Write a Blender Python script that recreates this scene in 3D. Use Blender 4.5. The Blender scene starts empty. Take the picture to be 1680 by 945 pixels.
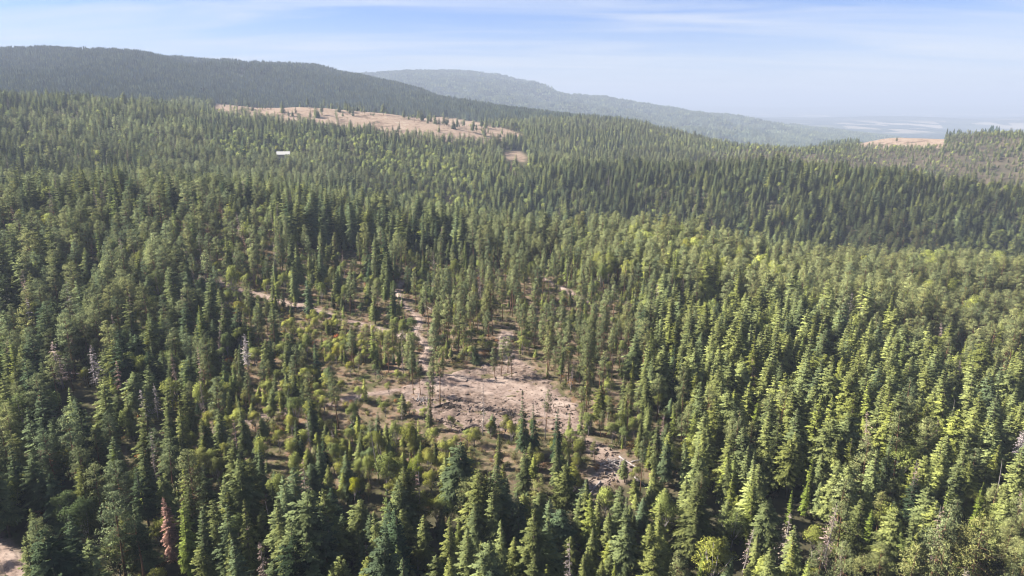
import bpy, math
import numpy as np
R_ = np.random.default_rng(11)
PI = math.pi
S = bpy.context.scene
COL = S.collection
CAMZ, PITCH, FPX = 100.0, math.radians(15.0), 1120.0
CP, SP = math.cos(PITCH), math.sin(PITCH)
SUN_EL, SUN_AHEAD = math.radians(40), math.radians(8)

# ------------------------------------------------------------------ surveying helpers
def project(x, y, z):
    dz = z - CAMZ
    f = np.maximum(y * CP - dz * SP, 1e-3)
    return 840 + FPX * x / f, 472.5 - FPX * (y * SP + dz * CP) / f, f

def ray_at(u, v, Y):
    a, b = (u - 840) / FPX, (472.5 - v) / FPX
    d = (a, CP + b * SP, -SP + b * CP)
    t = Y / d[1]
    return t * d[0], Y, CAMZ + t * d[2]

def hash2(i, j, k):
    n = (i.astype(np.int64) * 374761393 + j.astype(np.int64) * 668265263 + k * 974634777) & 0x7fffffff
    n = ((n ^ (n >> 13)) * 1274126177) & 0x7fffffff
    return ((n ^ (n >> 16)) & 0xffff) / 65535.0

def vnoise(x, y, k=0):
    x0, y0 = np.floor(x), np.floor(y)
    fx, fy = x - x0, y - y0
    fx, fy = fx * fx * (3 - 2 * fx), fy * fy * (3 - 2 * fy)
    a, b = hash2(x0, y0, k), hash2(x0 + 1, y0, k)
    c, d = hash2(x0, y0 + 1, k), hash2(x0 + 1, y0 + 1, k)
    return (a + (b - a) * fx) * (1 - fy) + (c + (d - c) * fx) * fy

def fbm(x, y, k=0, o=4):
    s, a, t = 0, 0.5, 0
    for i in range(o):
        s = s + a * vnoise(x * 2 ** i + 17.3 * i, y * 2 ** i - 9.1 * i, k + i)
        t += a; a *= 0.5
    return s / t

def sstep(a, b, x):
    t = np.clip((x - a) / (b - a), 0, 1)
    return t * t * (3 - 2 * t)

# ------------------------------------------------------------------ terrain: surveyed heights, interpolated
CTRL = []
for x, y, z in [(0, 219, 0), (-60, 250, 2), (60, 220, -1), (-120, 160, 3), (120, 160, -6), (0, 130, -1), (-60, 90, 2), (80, 90, -5),
                (0, 62, 0), (-200, 260, 6), (200, 260, -14), (-130, 330, 10), (-50, 330, 5), (60, 330, -3), (-246, 430, 36), (-150, 400, 21),
                (-350, 430, 36), (0, 450, 0), (150, 450, -8), (300, 400, -18), (330, 300, -22), (-250, 340, 16), (-330, 300, 14),
                (0, 520, -4), (130, 520, -9), (330, 480, -15), (-85, 700, -12), (90, 640, -46), (250, 620, -58), (480, 600, -60), (0, 640, -28),
                (-200, 560, 20)]:
    CTRL.append((x, y, z))
def cz(u, Y, z):
    x, y, _ = ray_at(u, 300, Y); CTRL.append((x, y, z))
def cv(u, v, Y, top=0):
    x, y, z = ray_at(u, v, Y); CTRL.append((x, y, z - top))
for a in [(1250, 255, 850, 20), (1450, 268, 830, 20), (1680, 290, 800, 20), (1850, 300, 790, 20), (1050, 258, 900, 20), (900, 265, 950, 18),
          (1450, 262, 1250, 16), (1250, 238, 1500, 8), (1400, 238, 1450, 10), (1500, 241, 1450, 8), (1465, 230, 1780, 0), (1405, 238, 1750, 0), (1530, 236, 1750, 0), (1600, 235, 1650, 0), (1600, 226, 1400, 5), (1680, 222, 1350, 5), (1850, 215, 1300, 5),
          (950, 196, 1800, 15), (1040, 196, 1800, 20), (1100, 206, 1700, 24), (1200, 226, 1600, 24), (1300, 236, 1560, 18),
          (845, 250, 1250, 0), (840, 262, 1180, 0), (600, 300, 750, 20), (600, 217, 1050, 20), (465, 262, 950, 0), (720, 240, 1100, 18),
          (100, 282, 620, 20), (300, 280, 650, 20), (100, 230, 760, 20), (0, 225, 740, 20), (100, 182, 950, 20), (0, 176, 930, 20), (-150, 165, 900, 20), (300, 215, 900, 20),
          (150, 152, 1150, 20), (0, 148, 1100, 20), (-150, 140, 1100, 20), (250, 162, 1200, 20), (340, 174, 1260, 20),
          (360, 171, 1650, 0), (480, 176, 1650, 0), (590, 181, 1600, 0), (660, 190, 1550, 0), (720, 200, 1500, 0), (790, 208, 1480, 0), (850, 222, 1400, 0),
          (600, 209, 1350, 0), (720, 222, 1300, 0), (480, 196, 1400, 0), (400, 188, 1450, 0),
          (-200, 66, 2900, 8), (0, 88, 2900, 8), (120, 92, 2950, 8), (230, 92, 3000, 8), (330, 81, 3000, 8), (385, 103, 3000, 8), (440, 103, 3000, 8), (490, 106, 3000, 8), (560, 118, 3000, 8), (640, 138, 2900, 8),
          (700, 152, 2800, 8), (760, 167, 2600, 8), (830, 179, 2400, 8), (890, 189, 2200, 8),
          (-150, 128, 1750, 10), (0, 135, 1750, 10), (150, 148, 1750, 10), (440, 163, 2050, 10), (600, 176, 2050, 10), (750, 190, 1950, 10),
          (625, 130, 7500, 0), (680, 123, 7400, 0), (760, 119, 7200, 0), (830, 127, 7200, 0), (900, 144, 7000, 0), (950, 154, 7000, 0), (1000, 164, 6900, 0),
          (1060, 174, 6800, 0), (1120, 183, 6600, 0), (1200, 191, 6500, 0), (1300, 204, 6200, 0), (1420, 222, 6000, 0), (1000, 190, 4300, 0), (1200, 222, 4000, 0),
          (560, 132, 7600, 0), (450, 140, 7600, 0),
          (1350, 197, 12000, 0), (1500, 191, 14000, 0), (1650, 194, 13000, 0), (1800, 190, 13000, 0), (1200, 191, 11500, 0), (1300, 176, 30000, 0), (1450, 173, 30000, 0), (1600, 177, 32000, 0), (1700, 174, 30000, 0), (1900, 176, 30000, 0), (1150, 178, 26000, 0)]:
    cv(*a)
for a in [(1250, 1040, -28), (1450, 1000, -34), (1680, 960, -40), (1050, 1120, -12), (900, 1120, 6), (1465, 2120, -90), (1620, 1900, -50), (1300, 1950, -60), (1530, 2050, -80), (1400, 2050, -80), (1400, 2400, -150), (1680, 2200, -150), (1850, 2200, -150), (1750, 1800, -60), (1250, 2300, -120), (1040, 2300, -10), (1200, 2200, -70),
          (150, 1450, 84), (0, 1400, 85), (500, 1850, 78), (700, 1800, 40), (0, 4200, 180), (440, 4200, 130), (760, 3600, 0), (250, 4200, 150),
          (760, 10000, 60), (1000, 10000, -60), (1200, 9000, -180), (1420, 8000, -225), (1500, 4000, -200), (1680, 4000, -200), (1850, 4000, -200),
          (1500, 8000, -230), (1700, 8000, -230), (1900, 8000, -230), (1500, 18000, -215), (1700, 18000, -215), (1200, 18000, -200), (840, 20000, -150), (400, 20000, -150), (0, 20000, -150),
          (0, 60000, -200), (840, 60000, -200), (1680, 60000, -200)]:
    cz(*a)
CTRL = np.array(CTRL, float)
def chart(x, y):
    r = np.hypot(x, y)
    return np.stack([np.clip(np.arctan2(x, y), -0.87, 0.87) * 1.3, np.log(np.clip(r, 45, 60000))], -1)
def tps(d2):
    return 0.5 * d2 * np.log(d2 + 1e-12)
_P = chart(CTRL[:, 0], CTRL[:, 1]); _n = len(_P)
_A = np.zeros((_n + 3, _n + 3))
_A[:_n, :_n] = tps(((_P[:, None] - _P[None]) ** 2).sum(-1)) + np.eye(_n) * 2e-4
_A[:_n, _n] = 1; _A[:_n, _n + 1:] = _P; _A[_n, :_n] = 1; _A[_n + 1:, :_n] = _P.T
_W = np.linalg.solve(_A, np.r_[CTRL[:, 2], 0, 0, 0])
def height(x, y):
    x = np.asarray(x, float); y = np.asarray(y, float)
    sh = x.shape; x = x.ravel(); y = y.ravel(); out = np.empty(len(x))
    for i in range(0, len(x), 40000):
        q = chart(x[i:i + 40000], y[i:i + 40000])
        out[i:i + 40000] = tps(((q[:, None] - _P[None]) ** 2).sum(-1)) @ _W[:_n] + _W[_n] + q @ _W[_n + 1:]
    r = np.hypot(x, y)
    out += (fbm(x / 55, y / 55, 1, 3) - .5) * 4.0 * (1 - sstep(200, 900, r) * .3)
    out += (fbm(x / 220, y / 220, 5, 3) - .5) * 16 * sstep(650, 1500, r) * (1 - sstep(4500, 7000, r) * .6)
    rid = 1 - np.abs(2 * fbm(x / 620 + .3 * fbm(x / 300, y / 300, 3, 2), y / 900, 9, 3) - 1)
    out += ((rid - .84) * 135 - 24) * sstep(2150, 2850, r) * sstep(-160, 0, out) * (1 - sstep(9000, 14000, r))
    out += (fbm(x / 2200, y / 1500, 21, 4) - .5) * 170 * sstep(7000, 12000, r)
    return out.reshape(sh)

def ground_px(u, v, rmax=1e9):
    """where the sight line of a photograph point meets the ground"""
    a, b = (u - 840) / FPX, (472.5 - v) / FPX
    Y = np.exp(np.linspace(math.log(60), math.log(6000), 900))
    t = Y / (CP + b * SP)
    zz = CAMZ + t * (-SP + b * CP)
    hit = np.nonzero(height(t * a, Y) >= zz)[0]
    i = hit[0] if len(hit) else len(Y) - 1
    return float(t[i] * a), float(Y[i])

def in_poly(u, v, poly):
    p = np.array(poly, float); inside = np.zeros(np.shape(u), bool)
    j = len(p) - 1
    for i in range(len(p)):
        c = ((p[i, 1] > v) != (p[j, 1] > v)) & (u < (p[j, 0] - p[i, 0]) * (v - p[i, 1]) / (p[j, 1] - p[i, 1] + 1e-9) + p[i, 0])
        inside ^= c; j = i
    return inside
def world_poly(pts):
    return [ground_px(*p) for p in pts]
def dist_line(x, y, line):
    d = np.full(np.shape(x), 1e9)
    for (x0, y0), (x1, y1) in zip(line[:-1], line[1:]):
        dx, dy = x1 - x0, y1 - y0
        t = np.clip(((x - x0) * dx + (y - y0) * dy) / (dx * dx + dy * dy + 1e-9), 0, 1)
        d = np.minimum(d, np.hypot(x - x0 - t * dx, y - y0 - t * dy))
    return d
def signed_poly(x, y, poly):
    d = dist_line(x, y, poly + poly[:1])
    return np.where(in_poly(x, y, poly), d, -d)

CLEARING = world_poly([(655, 640), (690, 622), (745, 612), (800, 600), (862, 602), (905, 632), (948, 665), (955, 705), (935, 722), (890, 698), (830, 708), (765, 712), (705, 690), (668, 662)])
SPILL = world_poly([(945, 715), (975, 725), (1010, 742), (1040, 766), (1022, 794), (990, 802), (958, 818), (950, 800), (985, 768), (965, 742)])
TRACKS = [(world_poly([(300, 450), (340, 458), (390, 474), (440, 490), (490, 502), (530, 516), (570, 528), (610, 538), (660, 552)]), 2.3),
          (world_poly([(672, 452), (650, 475), (660, 500), (690, 525), (682, 548), (704, 572), (690, 594), (708, 618)]), 1.3),
          (world_poly([(285, 718), (340, 712), (400, 694), (450, 680), (505, 668), (548, 660), (600, 650), (660, 640)]), 1.5),
          (world_poly([(862, 606), (838, 590), (826, 565), (832, 545)]), 2.6),
          (world_poly([(880, 452), (915, 470), (950, 488), (985, 505)]), 1.7),
          (world_poly([(-25, 870), (-6, 892), (12, 915), (30, 945), (44, 975), (52, 1010)]), 1.6)]
OPEN = world_poly([(430, 395), (560, 420), (700, 430), (850, 445), (1000, 480), (1040, 560), (1030, 640), (1075, 720), (1100, 800), (960, 830), (860, 790), (700, 750), (540, 790), (420, 800), (300, 740), (330, 660), (400, 630), (380, 480)])
FRONT = world_poly([(560, 725), (700, 712), (830, 722), (950, 735), (985, 800), (960, 850), (840, 870), (700, 865), (580, 830)])
SIGHT = world_poly([(478, 500), (655, 546), (655, 600), (560, 588), (465, 545)])
SIGHT2 = [world_poly(q) for q in ([(660, 470), (705, 545), (720, 612), (690, 625), (672, 560), (645, 500)], [(545, 655), (660, 636), (668, 672), (600, 690), (540, 690)], [(825, 545), (880, 600), (870, 640), (815, 610)])]
LOWVEG = world_poly([(470, 518), (600, 545), (655, 560), (640, 600), (520, 590), (455, 560)])
HILLSIDE = world_poly([(170, 335), (300, 330), (430, 370), (480, 430), (400, 470), (300, 400), (180, 365)])
MEADOW = world_poly([(828, 252), (850, 248), (862, 258), (858, 266), (846, 262), (832, 264)])

HOUSES = [(466, 262, 950)]
# ------------------------------------------------------------------ node materials
def mat(name):
    m = bpy.data.materials.new(name); m.use_nodes = True
    nt = m.node_tree; nt.nodes.clear()
    return m, nt, (lambda t, **k: _node(nt, t, k)), nt.links.new
def _node(nt, t, k):
    n = nt.nodes.new(t)
    for a, b in k.items():
        setattr(n, a, b)
    return n
def ramp(N, pts):
    r = N('ShaderNodeValToRGB'); e = r.color_ramp.elements
    e[0].position, e[0].color = pts[0][0], (*pts[0][1], 1)
    e[1].position, e[1].color = pts[-1][0], (*pts[-1][1], 1)
    for p, c in pts[1:-1]:
        x = e.new(p); x.color = (*c, 1)
    return r
def mixc(N, L, f, a, b, bt='MIX'):
    m = N('ShaderNodeMix', data_type='RGBA', blend_type=bt)
    for s, v in ((m.inputs[0], f), (m.inputs[6], a), (m.inputs[7], b)):
        if isinstance(v, (int, float)): s.default_value = v
        elif isinstance(v, tuple): s.default_value = (*v, 1)
        else: L(v, s)
    return m.outputs[2]

def foliage_mat(name, transl=0.12):
    m, nt, N, L = mat(name)
    t = N('ShaderNodeAttribute', attribute_type='INSTANCER', attribute_name='tint')
    v = N('ShaderNodeAttribute', attribute_type='GEOMETRY', attribute_name='leafvar')
    r = ramp(N, [(0, (.5, .54, .58)), (.5, (1, 1, 1)), (1, (1.6, 1.53, 1.3))]); L(v.outputs['Fac'], r.inputs[0])
    c = mixc(N, L, 1.0, t.outputs['Color'], r.outputs[0], 'MULTIPLY')
    na = N('ShaderNodeAttribute', attribute_type='GEOMETRY', attribute_name='leafnormal')
    vt_ = N('ShaderNodeVectorTransform', vector_type='NORMAL', convert_from='OBJECT', convert_to='WORLD'); L(na.outputs['Vector'], vt_.inputs[0])
    d = N('ShaderNodeBsdfDiffuse'); L(c, d.inputs[0]); L(vt_.outputs[0], d.inputs['Normal'])
    tr = N('ShaderNodeBsdfTranslucent'); L(c, tr.inputs[0])
    mx = N('ShaderNodeMixShader'); mx.inputs[0].default_value = transl
    L(d.outputs[0], mx.inputs[1]); L(tr.outputs[0], mx.inputs[2])
    o = N('ShaderNodeOutputMaterial'); L(mx.outputs[0], o.inputs[0])
    return m
def bark_mat(name, a, b, scale=3.0):
    m, nt, N, L = mat(name)
    tc = N('ShaderNodeTexCoord'); mp = N('ShaderNodeMapping'); mp.inputs['Scale'].default_value = (1, 1, .25); L(tc.outputs['Object'], mp.inputs[0])
    n = N('ShaderNodeTexNoise'); n.inputs['Scale'].default_value = scale; n.inputs['Detail'].default_value = 4; L(mp.outputs[0], n.inputs[0])
    r = ramp(N, [(.3, a), (.7, b)]); L(n.outputs[0], r.inputs[0])
    d = N('ShaderNodeBsdfDiffuse'); L(r.outputs[0], d.inputs[0])
    o = N('ShaderNodeOutputMaterial'); L(d.outputs[0], o.inputs[0])
    return m
def plain_mat(name, col, rough=.8, var=.3, scale=1.5):
    m, nt, N, L = mat(name)
    tc = N('ShaderNodeTexCoord'); n = N('ShaderNodeTexNoise'); n.inputs['Scale'].default_value = scale; n.inputs['Detail'].default_value = 5; L(tc.outputs['Object'], n.inputs[0])
    r = ramp(N, [(.3, tuple(c * (1 - var) for c in col)), (.7, tuple(c * (1 + var) for c in col))]); L(n.outputs[0], r.inputs[0])
    p = N('ShaderNodeBsdfPrincipled'); p.inputs['Roughness'].default_value = rough; L(r.outputs[0], p.inputs[0])
    o = N('ShaderNodeOutputMaterial'); L(p.outputs[0], o.inputs[0])
    return m
M_LEAF = foliage_mat('needles'); M_BROAD = foliage_mat('leaves', .2); M_DEADN = foliage_mat('dry_needles', .05)
M_BARK = bark_mat('fir_bark', (.05, .04, .032), (.12, .095, .075))
M_PBARK = bark_mat('pine_bark', (.07, .045, .03), (.20, .115, .07))
M_GREY = bark_mat('weathered_wood', (.13, .115, .11), (.30, .27, .26))
M_CHAR = bark_mat('charred_wood', (.012, .011, .011), (.06, .05, .045))

def soil_nodes(N, L, bright=1.0):
    """pinkish tan dirt, tracked by wheels, with darker scraps"""
    tc = N('ShaderNodeTexCoord')
    n1 = N('ShaderNodeTexNoise'); n1.inputs['Scale'].default_value = .12; n1.inputs['Detail'].default_value = 6; L(tc.outputs['Object'], n1.inputs[0])
    n2 = N('ShaderNodeTexNoise'); n2.inputs['Scale'].default_value = 1.1; n2.inputs['Detail'].default_value = 7; n2.inputs['Roughness'].default_value = .7; L(tc.outputs['Object'], n2.inputs[0])
    r1 = ramp(N, [(.3, (.135 * bright, .097 * bright, .08 * bright)), (.5, (.205 * bright, .158 * bright, .134 * bright)), (.68, (.27 * bright, .218 * bright, .185 * bright))]); L(n1.outputs[0], r1.inputs[0])
    r2 = ramp(N, [(.33, (.35, .32, .32)), (.47, (.9, .9, .9)), (.75, (1.15, 1.12, 1.1))]); L(n2.outputs[0], r2.inputs[0])
    return mixc(N, L, 1.0, r1.outputs[0], r2.outputs[0], 'MULTIPLY'), tc
def soil_mat(name, bright=1.0, worn=False):
    m, nt, N, L = mat(name)
    c, tc = soil_nodes(N, L, bright)
    if worn:
        a = N('ShaderNodeAttribute', attribute_type='GEOMETRY', attribute_name='worn')
        n = N('ShaderNodeTexNoise'); n.inputs['Scale'].default_value = .5; n.inputs['Detail'].default_value = 8; n.inputs['Roughness'].default_value = .75; L(tc.outputs['Object'], n.inputs[0])
        r = ramp(N, [(.36, (.04, .032, .026)), (.45, (.10, .073, .06)), (.55, (.155, .118, .098)), (.66, (.19, .152, .128))]); L(n.outputs[0], r.inputs[0])
        c = mixc(N, L, a.outputs['Fac'], r.outputs[0], c)
    d = N('ShaderNodeBsdfDiffuse'); L(c, d.inputs[0])
    o = N('ShaderNodeOutputMaterial'); L(d.outputs[0], o.inputs[0])
    return m

def ground_mat():
    m, nt, N, L = mat('forest_ground')
    tc = N('ShaderNodeTexCoord')
    A = N('ShaderNodeAttribute', attribute_type='GEOMETRY', attribute_name='cover'); sa = N('ShaderNodeSeparateColor'); L(A.outputs['Color'], sa.inputs[0])
    B = N('ShaderNodeAttribute', attribute_type='GEOMETRY', attribute_name='land'); sb = N('ShaderNodeSeparateColor'); L(B.outputs['Color'], sb.inputs[0])
    def noise(s, d=5, ro=.6):
        n = N('ShaderNodeTexNoise'); n.inputs['Scale'].default_value = s; n.inputs['Detail'].default_value = d; n.inputs['Roughness'].default_value = ro
        L(tc.outputs['Object'], n.inputs[0]); return n.outputs[0]
    litter = ramp(N, [(.3, (.03, .03, .02)), (.55, (.055, .05, .03)), (.75, (.06, .07, .03))]); L(noise(.25), litter.inputs[0])
    opn = ramp(N, [(.3, (.035, .045, .018)), (.41, (.06, .058, .028)), (.5, (.095, .078, .047)), (.57, (.15, .11, .08)), (.63, (.125, .075, .045)), (.69, (.09, .08, .045)), (.8, (.05, .055, .025))]); L(noise(.16, 8, .68), opn.inputs[0])
    c = mixc(N, L, sa.outputs[2], litter.outputs[0], opn.outputs[0])
    gold = ramp(N, [(.36, (.06, .052, .035)), (.43, (.14, .097, .072)), (.5, (.22, .172, .13)), (.56, (.16, .112, .082)), (.63, (.26, .215, .168)), (.69, (.08, .068, .046))]); L(noise(.028, 10, .72), gold.inputs[0])
    c = mixc(N, L, sa.outputs[1], c, gold.outputs[0])
    soil, _ = soil_nodes(N, L)
    c = mixc(N, L, sa.outputs[0], c, soil)
    brown = ramp(N, [(.3, (.03, .034, .022)), (.48, (.062, .052, .036)), (.7, (.115, .09, .06))]); L(noise(.02, 9, .7), brown.inputs[0])
    c = mixc(N, L, sb.outputs[0], c, brown.outputs[0])
    # far valley: woods with pale harvested fields
    mp = N('ShaderNodeMapping'); mp.inputs['Scale'].default_value = (.0030, .0018, .003); L(tc.outputs['Object'], mp.inputs[0])
    vo = N('ShaderNodeTexVoronoi'); vo.inputs['Scale'].default_value = 1.0; vo.inputs['Randomness'].default_value = .9; L(mp.outputs[0], vo.inputs[0])
    sv = N('ShaderNodeSeparateColor'); L(vo.outputs['Color'], sv.inputs[0])
    big = N('ShaderNodeTexNoise'); big.inputs['Scale'].default_value = .00022; big.inputs['Detail'].default_value = 3; L(tc.outputs['Object'], big.inputs[0])
    ad = N('ShaderNodeMath', operation='MULTIPLY'); L(sv.outputs[0], ad.inputs[0]); L(big.outputs[0], ad.inputs[1])
    fld = ramp(N, [(.27, (.02, .03, .022)), (.29, (.05, .06, .035)), (.36, (.05, .06, .035)), (.41, (.20, .175, .13)), (.6, (.31, .27, .21))]); fld.color_ramp.interpolation = 'LINEAR'; L(ad.outputs[0], fld.inputs[0])
    c = mixc(N, L, sb.outputs[1], c, fld.outputs[0])
    ff = ramp(N, [(.35, (.03, .038, .032)), (.65, (.05, .058, .048))]); L(noise(.01, 8, .7), ff.inputs[0])  # far forest floor, its green blued to paint in distance haze
    c = mixc(N, L, sb.outputs[2], c, ff.outputs[0])
    d = N('ShaderNodeBsdfDiffuse'); L(c, d.inputs[0])
    o = N('ShaderNodeOutputMaterial'); L(d.outputs[0], o.inputs[0])
    return m

# ------------------------------------------------------------------ mesh helpers
def mesh_from(name, V, F, mats, mi=None, var=None, smooth=False, nrm=None):
    me = bpy.data.meshes.new(name)
    V = np.asarray(V, np.float32).reshape(-1, 3)
    if isinstance(F, np.ndarray):
        k = F.shape[1]
        me.vertices.add(len(V)); me.vertices.foreach_set('co', V.ravel())
        me.loops.add(F.size); me.loops.foreach_set('vertex_index', F.astype(np.int32).ravel())
        me.polygons.add(len(F)); me.polygons.foreach_set('loop_start', np.arange(0, F.size, k, dtype=np.int32)); me.polygons.foreach_set('loop_total', np.full(len(F), k, np.int32))
        me.update(calc_edges=True); me.validate()
    else:
        me.from_pydata(V.tolist(), [], F); me.update()
    for m in mats: me.materials.append(m)
    if mi is not None: me.polygons.foreach_set('material_index', np.asarray(mi, np.int32))
    if var is not None:
        a = me.attributes.new('leafvar', 'FLOAT', 'FACE'); a.data.foreach_set('value', np.asarray(var, np.float32))
        if nrm is None:
            nrm = np.empty(len(me.polygons) * 3, np.float32); me.polygons.foreach_get('normal', nrm)
        me.attributes.new('leafnormal', 'FLOAT_VECTOR', 'FACE').data.foreach_set('vector', np.asarray(nrm, np.float32).ravel())
    me.polygons.foreach_set('use_smooth', np.full(len(me.polygons), smooth))
    return me
def link(name, data, parent=None, loc=None):
    o = bpy.data.objects.new(name, data); COL.objects.link(o)
    if parent is not None: o.parent = parent
    if loc is not None: o.location = loc
    return o
def tag(o, label=None, cat=None, group=None, kind=None):
    for k, v in (('label', label), ('category', cat), ('group', group), ('kind', kind)):
        if v: o[k] = v
    return o
def unit(v):
    return v / (np.linalg.norm(v, axis=-1, keepdims=True) + 1e-9)

def kites(P, D, L_, W_, rng, roll=.9):
    """needle or leaf sprays: a kite from P along D, length L_, width W_"""
    D = unit(D); n = len(P)
    up = np.tile([0, 0, 1.0], (n, 1))
    side = unit(np.cross(D, up) + rng.normal(0, .05, (n, 3)))
    nrm = np.cross(side, D)
    a = rng.normal(0, roll, (n, 1)); side = side * np.cos(a) + nrm * np.sin(a)
    L_ = np.asarray(L_).reshape(-1, 1); W_ = np.asarray(W_).reshape(-1, 1)
    m = rng.uniform(.4, .65, (n, 1))
    V = np.stack([P, P + D * L_ * m + side * W_ * .5, P + D * L_, P + D * L_ * m - side * W_ * .5], 1)
    return V.reshape(-1, 3)
def leaf_normals(V, out, k=.32):
    q = V.reshape(-1, 4, 3); f = unit(np.cross(q[:, 2] - q[:, 0], q[:, 1] - q[:, 3]))
    f *= np.sign((f * out).sum(1, keepdims=True) + 1e-6)
    return unit(out + k * f)
def quads(n):
    return np.arange(n * 4).reshape(-1, 4)

def tube(path, radii, k=6):
    path = np.asarray(path, float); V = []; F = []
    for i, p in enumerate(path):
        t = unit(path[min(i + 1, len(path) - 1)] - path[max(i - 1, 0)])
        a = unit(np.cross(t, [.3, .95, .1])); b = np.cross(t, a)
        for j in range(k):
            th = 2 * PI * j / k
            V.append(p + (a * math.cos(th) + b * math.sin(th)) * radii[i])
    for i in range(len(path) - 1):
        for j in range(k):
            F.append((i * k + j, i * k + (j + 1) % k, (i + 1) * k + (j + 1) % k, (i + 1) * k + j))
    F.append(tuple(range(k))[::-1]); F.append(tuple((len(path) - 1) * k + j for j in range(k)))
    return V, F
def join(parts):
    V = []; F = []
    for v, f in parts:
        n = len(V); V += [tuple(x) for x in v]; F += [tuple(i + n for i in q) for q in f]
    return V, F

def trunk(H, r, rng, lean=.01, limbs=()):
    n = 7; t = np.linspace(-.03, 1, n)
    p = np.stack([np.cumsum(rng.normal(0, lean, n)) * H * .3, np.cumsum(rng.normal(0, lean, n)) * H * .3, t * H * .985], 1)
    p[:2, :2] = 0
    return join([tube(p, r * (1 - .94 * np.clip(t, 0, 1)) + .012 * (t < .05), 7)] + [tube(*l) for l in limbs])

def conifer_crown(seed, H, Rm, base, nlev, nbr, power, slope, sag, tw, dens=1.0, gap=.08, taper_low=.12, wid=.34):
    rng = np.random.default_rng(seed); P = []; D = []; Ls = []; Ws = []; var = []
    lop = rng.uniform(0, 2 * PI)
    for i in range(nlev):
        q = ((i + rng.uniform(-.4, .4)) / nlev); q = min(max(q, 0), .985)
        z = H * (base + (1 - base) * q)
        prof = (1 - q) ** power * min(1, .55 + q / max(taper_low, 1e-3) * .45) + .035
        nb = max(3, int(round(nbr * (1 - .35 * q) + rng.uniform(-1, 1))))
        a0 = rng.uniform(0, 2 * PI); lev = rng.uniform(.82, 1.14)
        for b in range(nb):
            if rng.random() < gap: continue
            az = a0 + 2 * PI * b / nb + rng.normal(0, .25)
            r = Rm * prof * rng.uniform(.55, 1.25) * (1 + .2 * math.cos(az - lop)) * lev
            sl = slope[0] + (slope[1] - slope[0]) * q + rng.normal(0, .06)
            ca, sa = math.cos(az), math.sin(az)
            nt = max(3, int(r * tw * dens))
            bv = rng.uniform(.25, .75)
            t = np.linspace(.22, .97, nt)
            ax = np.stack([ca * r * t, sa * r * t, z + sl * r * t - sag * r * t * t], 1)
            tang = np.stack([np.full(nt, ca), np.full(nt, sa), sl - 2 * sag * t], 1)
            for s in (-1, 1):
                lat = np.stack([np.full(nt, -sa * s), np.full(nt, ca * s), np.zeros(nt)], 1)
                P.append(ax); D.append(tang * .75 + lat * rng.uniform(.6, 1.1, (nt, 1)) + np.stack([np.zeros(nt)] * 2 + [rng.normal(-.12, .22, nt)], 1))
                l = (r * .42 * (1 - .55 * t) + .16) * rng.uniform(.75, 1.25, nt)
                Ls.append(l); Ws.append(l * wid + .10); var.append(np.clip(bv + rng.normal(0, .1, nt), 0, 1))
            P.append(ax[-1:]); D.append(tang[-1:]); Ls.append(np.array([.28 * r + .1])); Ws.append(np.array([.12 * r + .1])); var.append(np.array([min(1, bv + .2)]))
    P.append(np.array([[0, 0, H * .955]] * 3)); D.append(np.array([[.06, 0, 1.], [-.05, .06, 1], [0, -.06, 1]])); Ls.append(np.full(3, H * .05)); Ws.append(np.full(3, .22)); var.append(np.full(3, .6))
    P, D, Ls, Ws, var = map(np.concatenate, (P, D, Ls, Ws, var))
    V = kites(P, D, Ls, Ws, rng, .55)
    ce = V.reshape(-1, 4, 3).mean(1); rd = np.c_[unit(ce[:, :2]), np.full(len(ce), .42)]
    return V, var, leaf_normals(V, unit(rd))

def clump_crown(seed, centres, radii, per, leaf, flat=.75, up=.25):
    """leaf clumps round limb ends: pine tufts, broadleaf masses, shrubs"""
    rng = np.random.default_rng(seed); P = []; D = []; Ls = []; var = []; O = []
    for c, r in zip(centres, radii):
        n = max(5, int(per * (r ** 1.6)))
        d = unit(rng.normal(0, 1, (n, 3))); d[:, 2] = d[:, 2] * .8 + .12; d = unit(d)
        rad = r * rng.uniform(.35, 1.0, (n, 1)) ** .6
        p = c + d * rad * [1, 1, flat]
        P.append(p); D.append(d * .7 + rng.normal(0, .55, (n, 3)) + [0, 0, up])
        O.append(d * .8); Ls.append(leaf * rng.uniform(.7, 1.35, n)); var.append(np.clip(rng.uniform(.25, .75) + rng.normal(0, .08, n), 0, 1))
    P, D, Ls, var, O = map(np.concatenate, (P, D, Ls, var, O))
    V = kites(P, D, Ls, Ls * .5, rng, 1.2); mid = np.mean(centres, 0)
    rd = (P - [0, 0, mid[2]]) * [1, 1, .45]
    return V, var, leaf_normals(V, unit(O + unit(rd) * .8 + [0, 0, .2]), .25)

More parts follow.
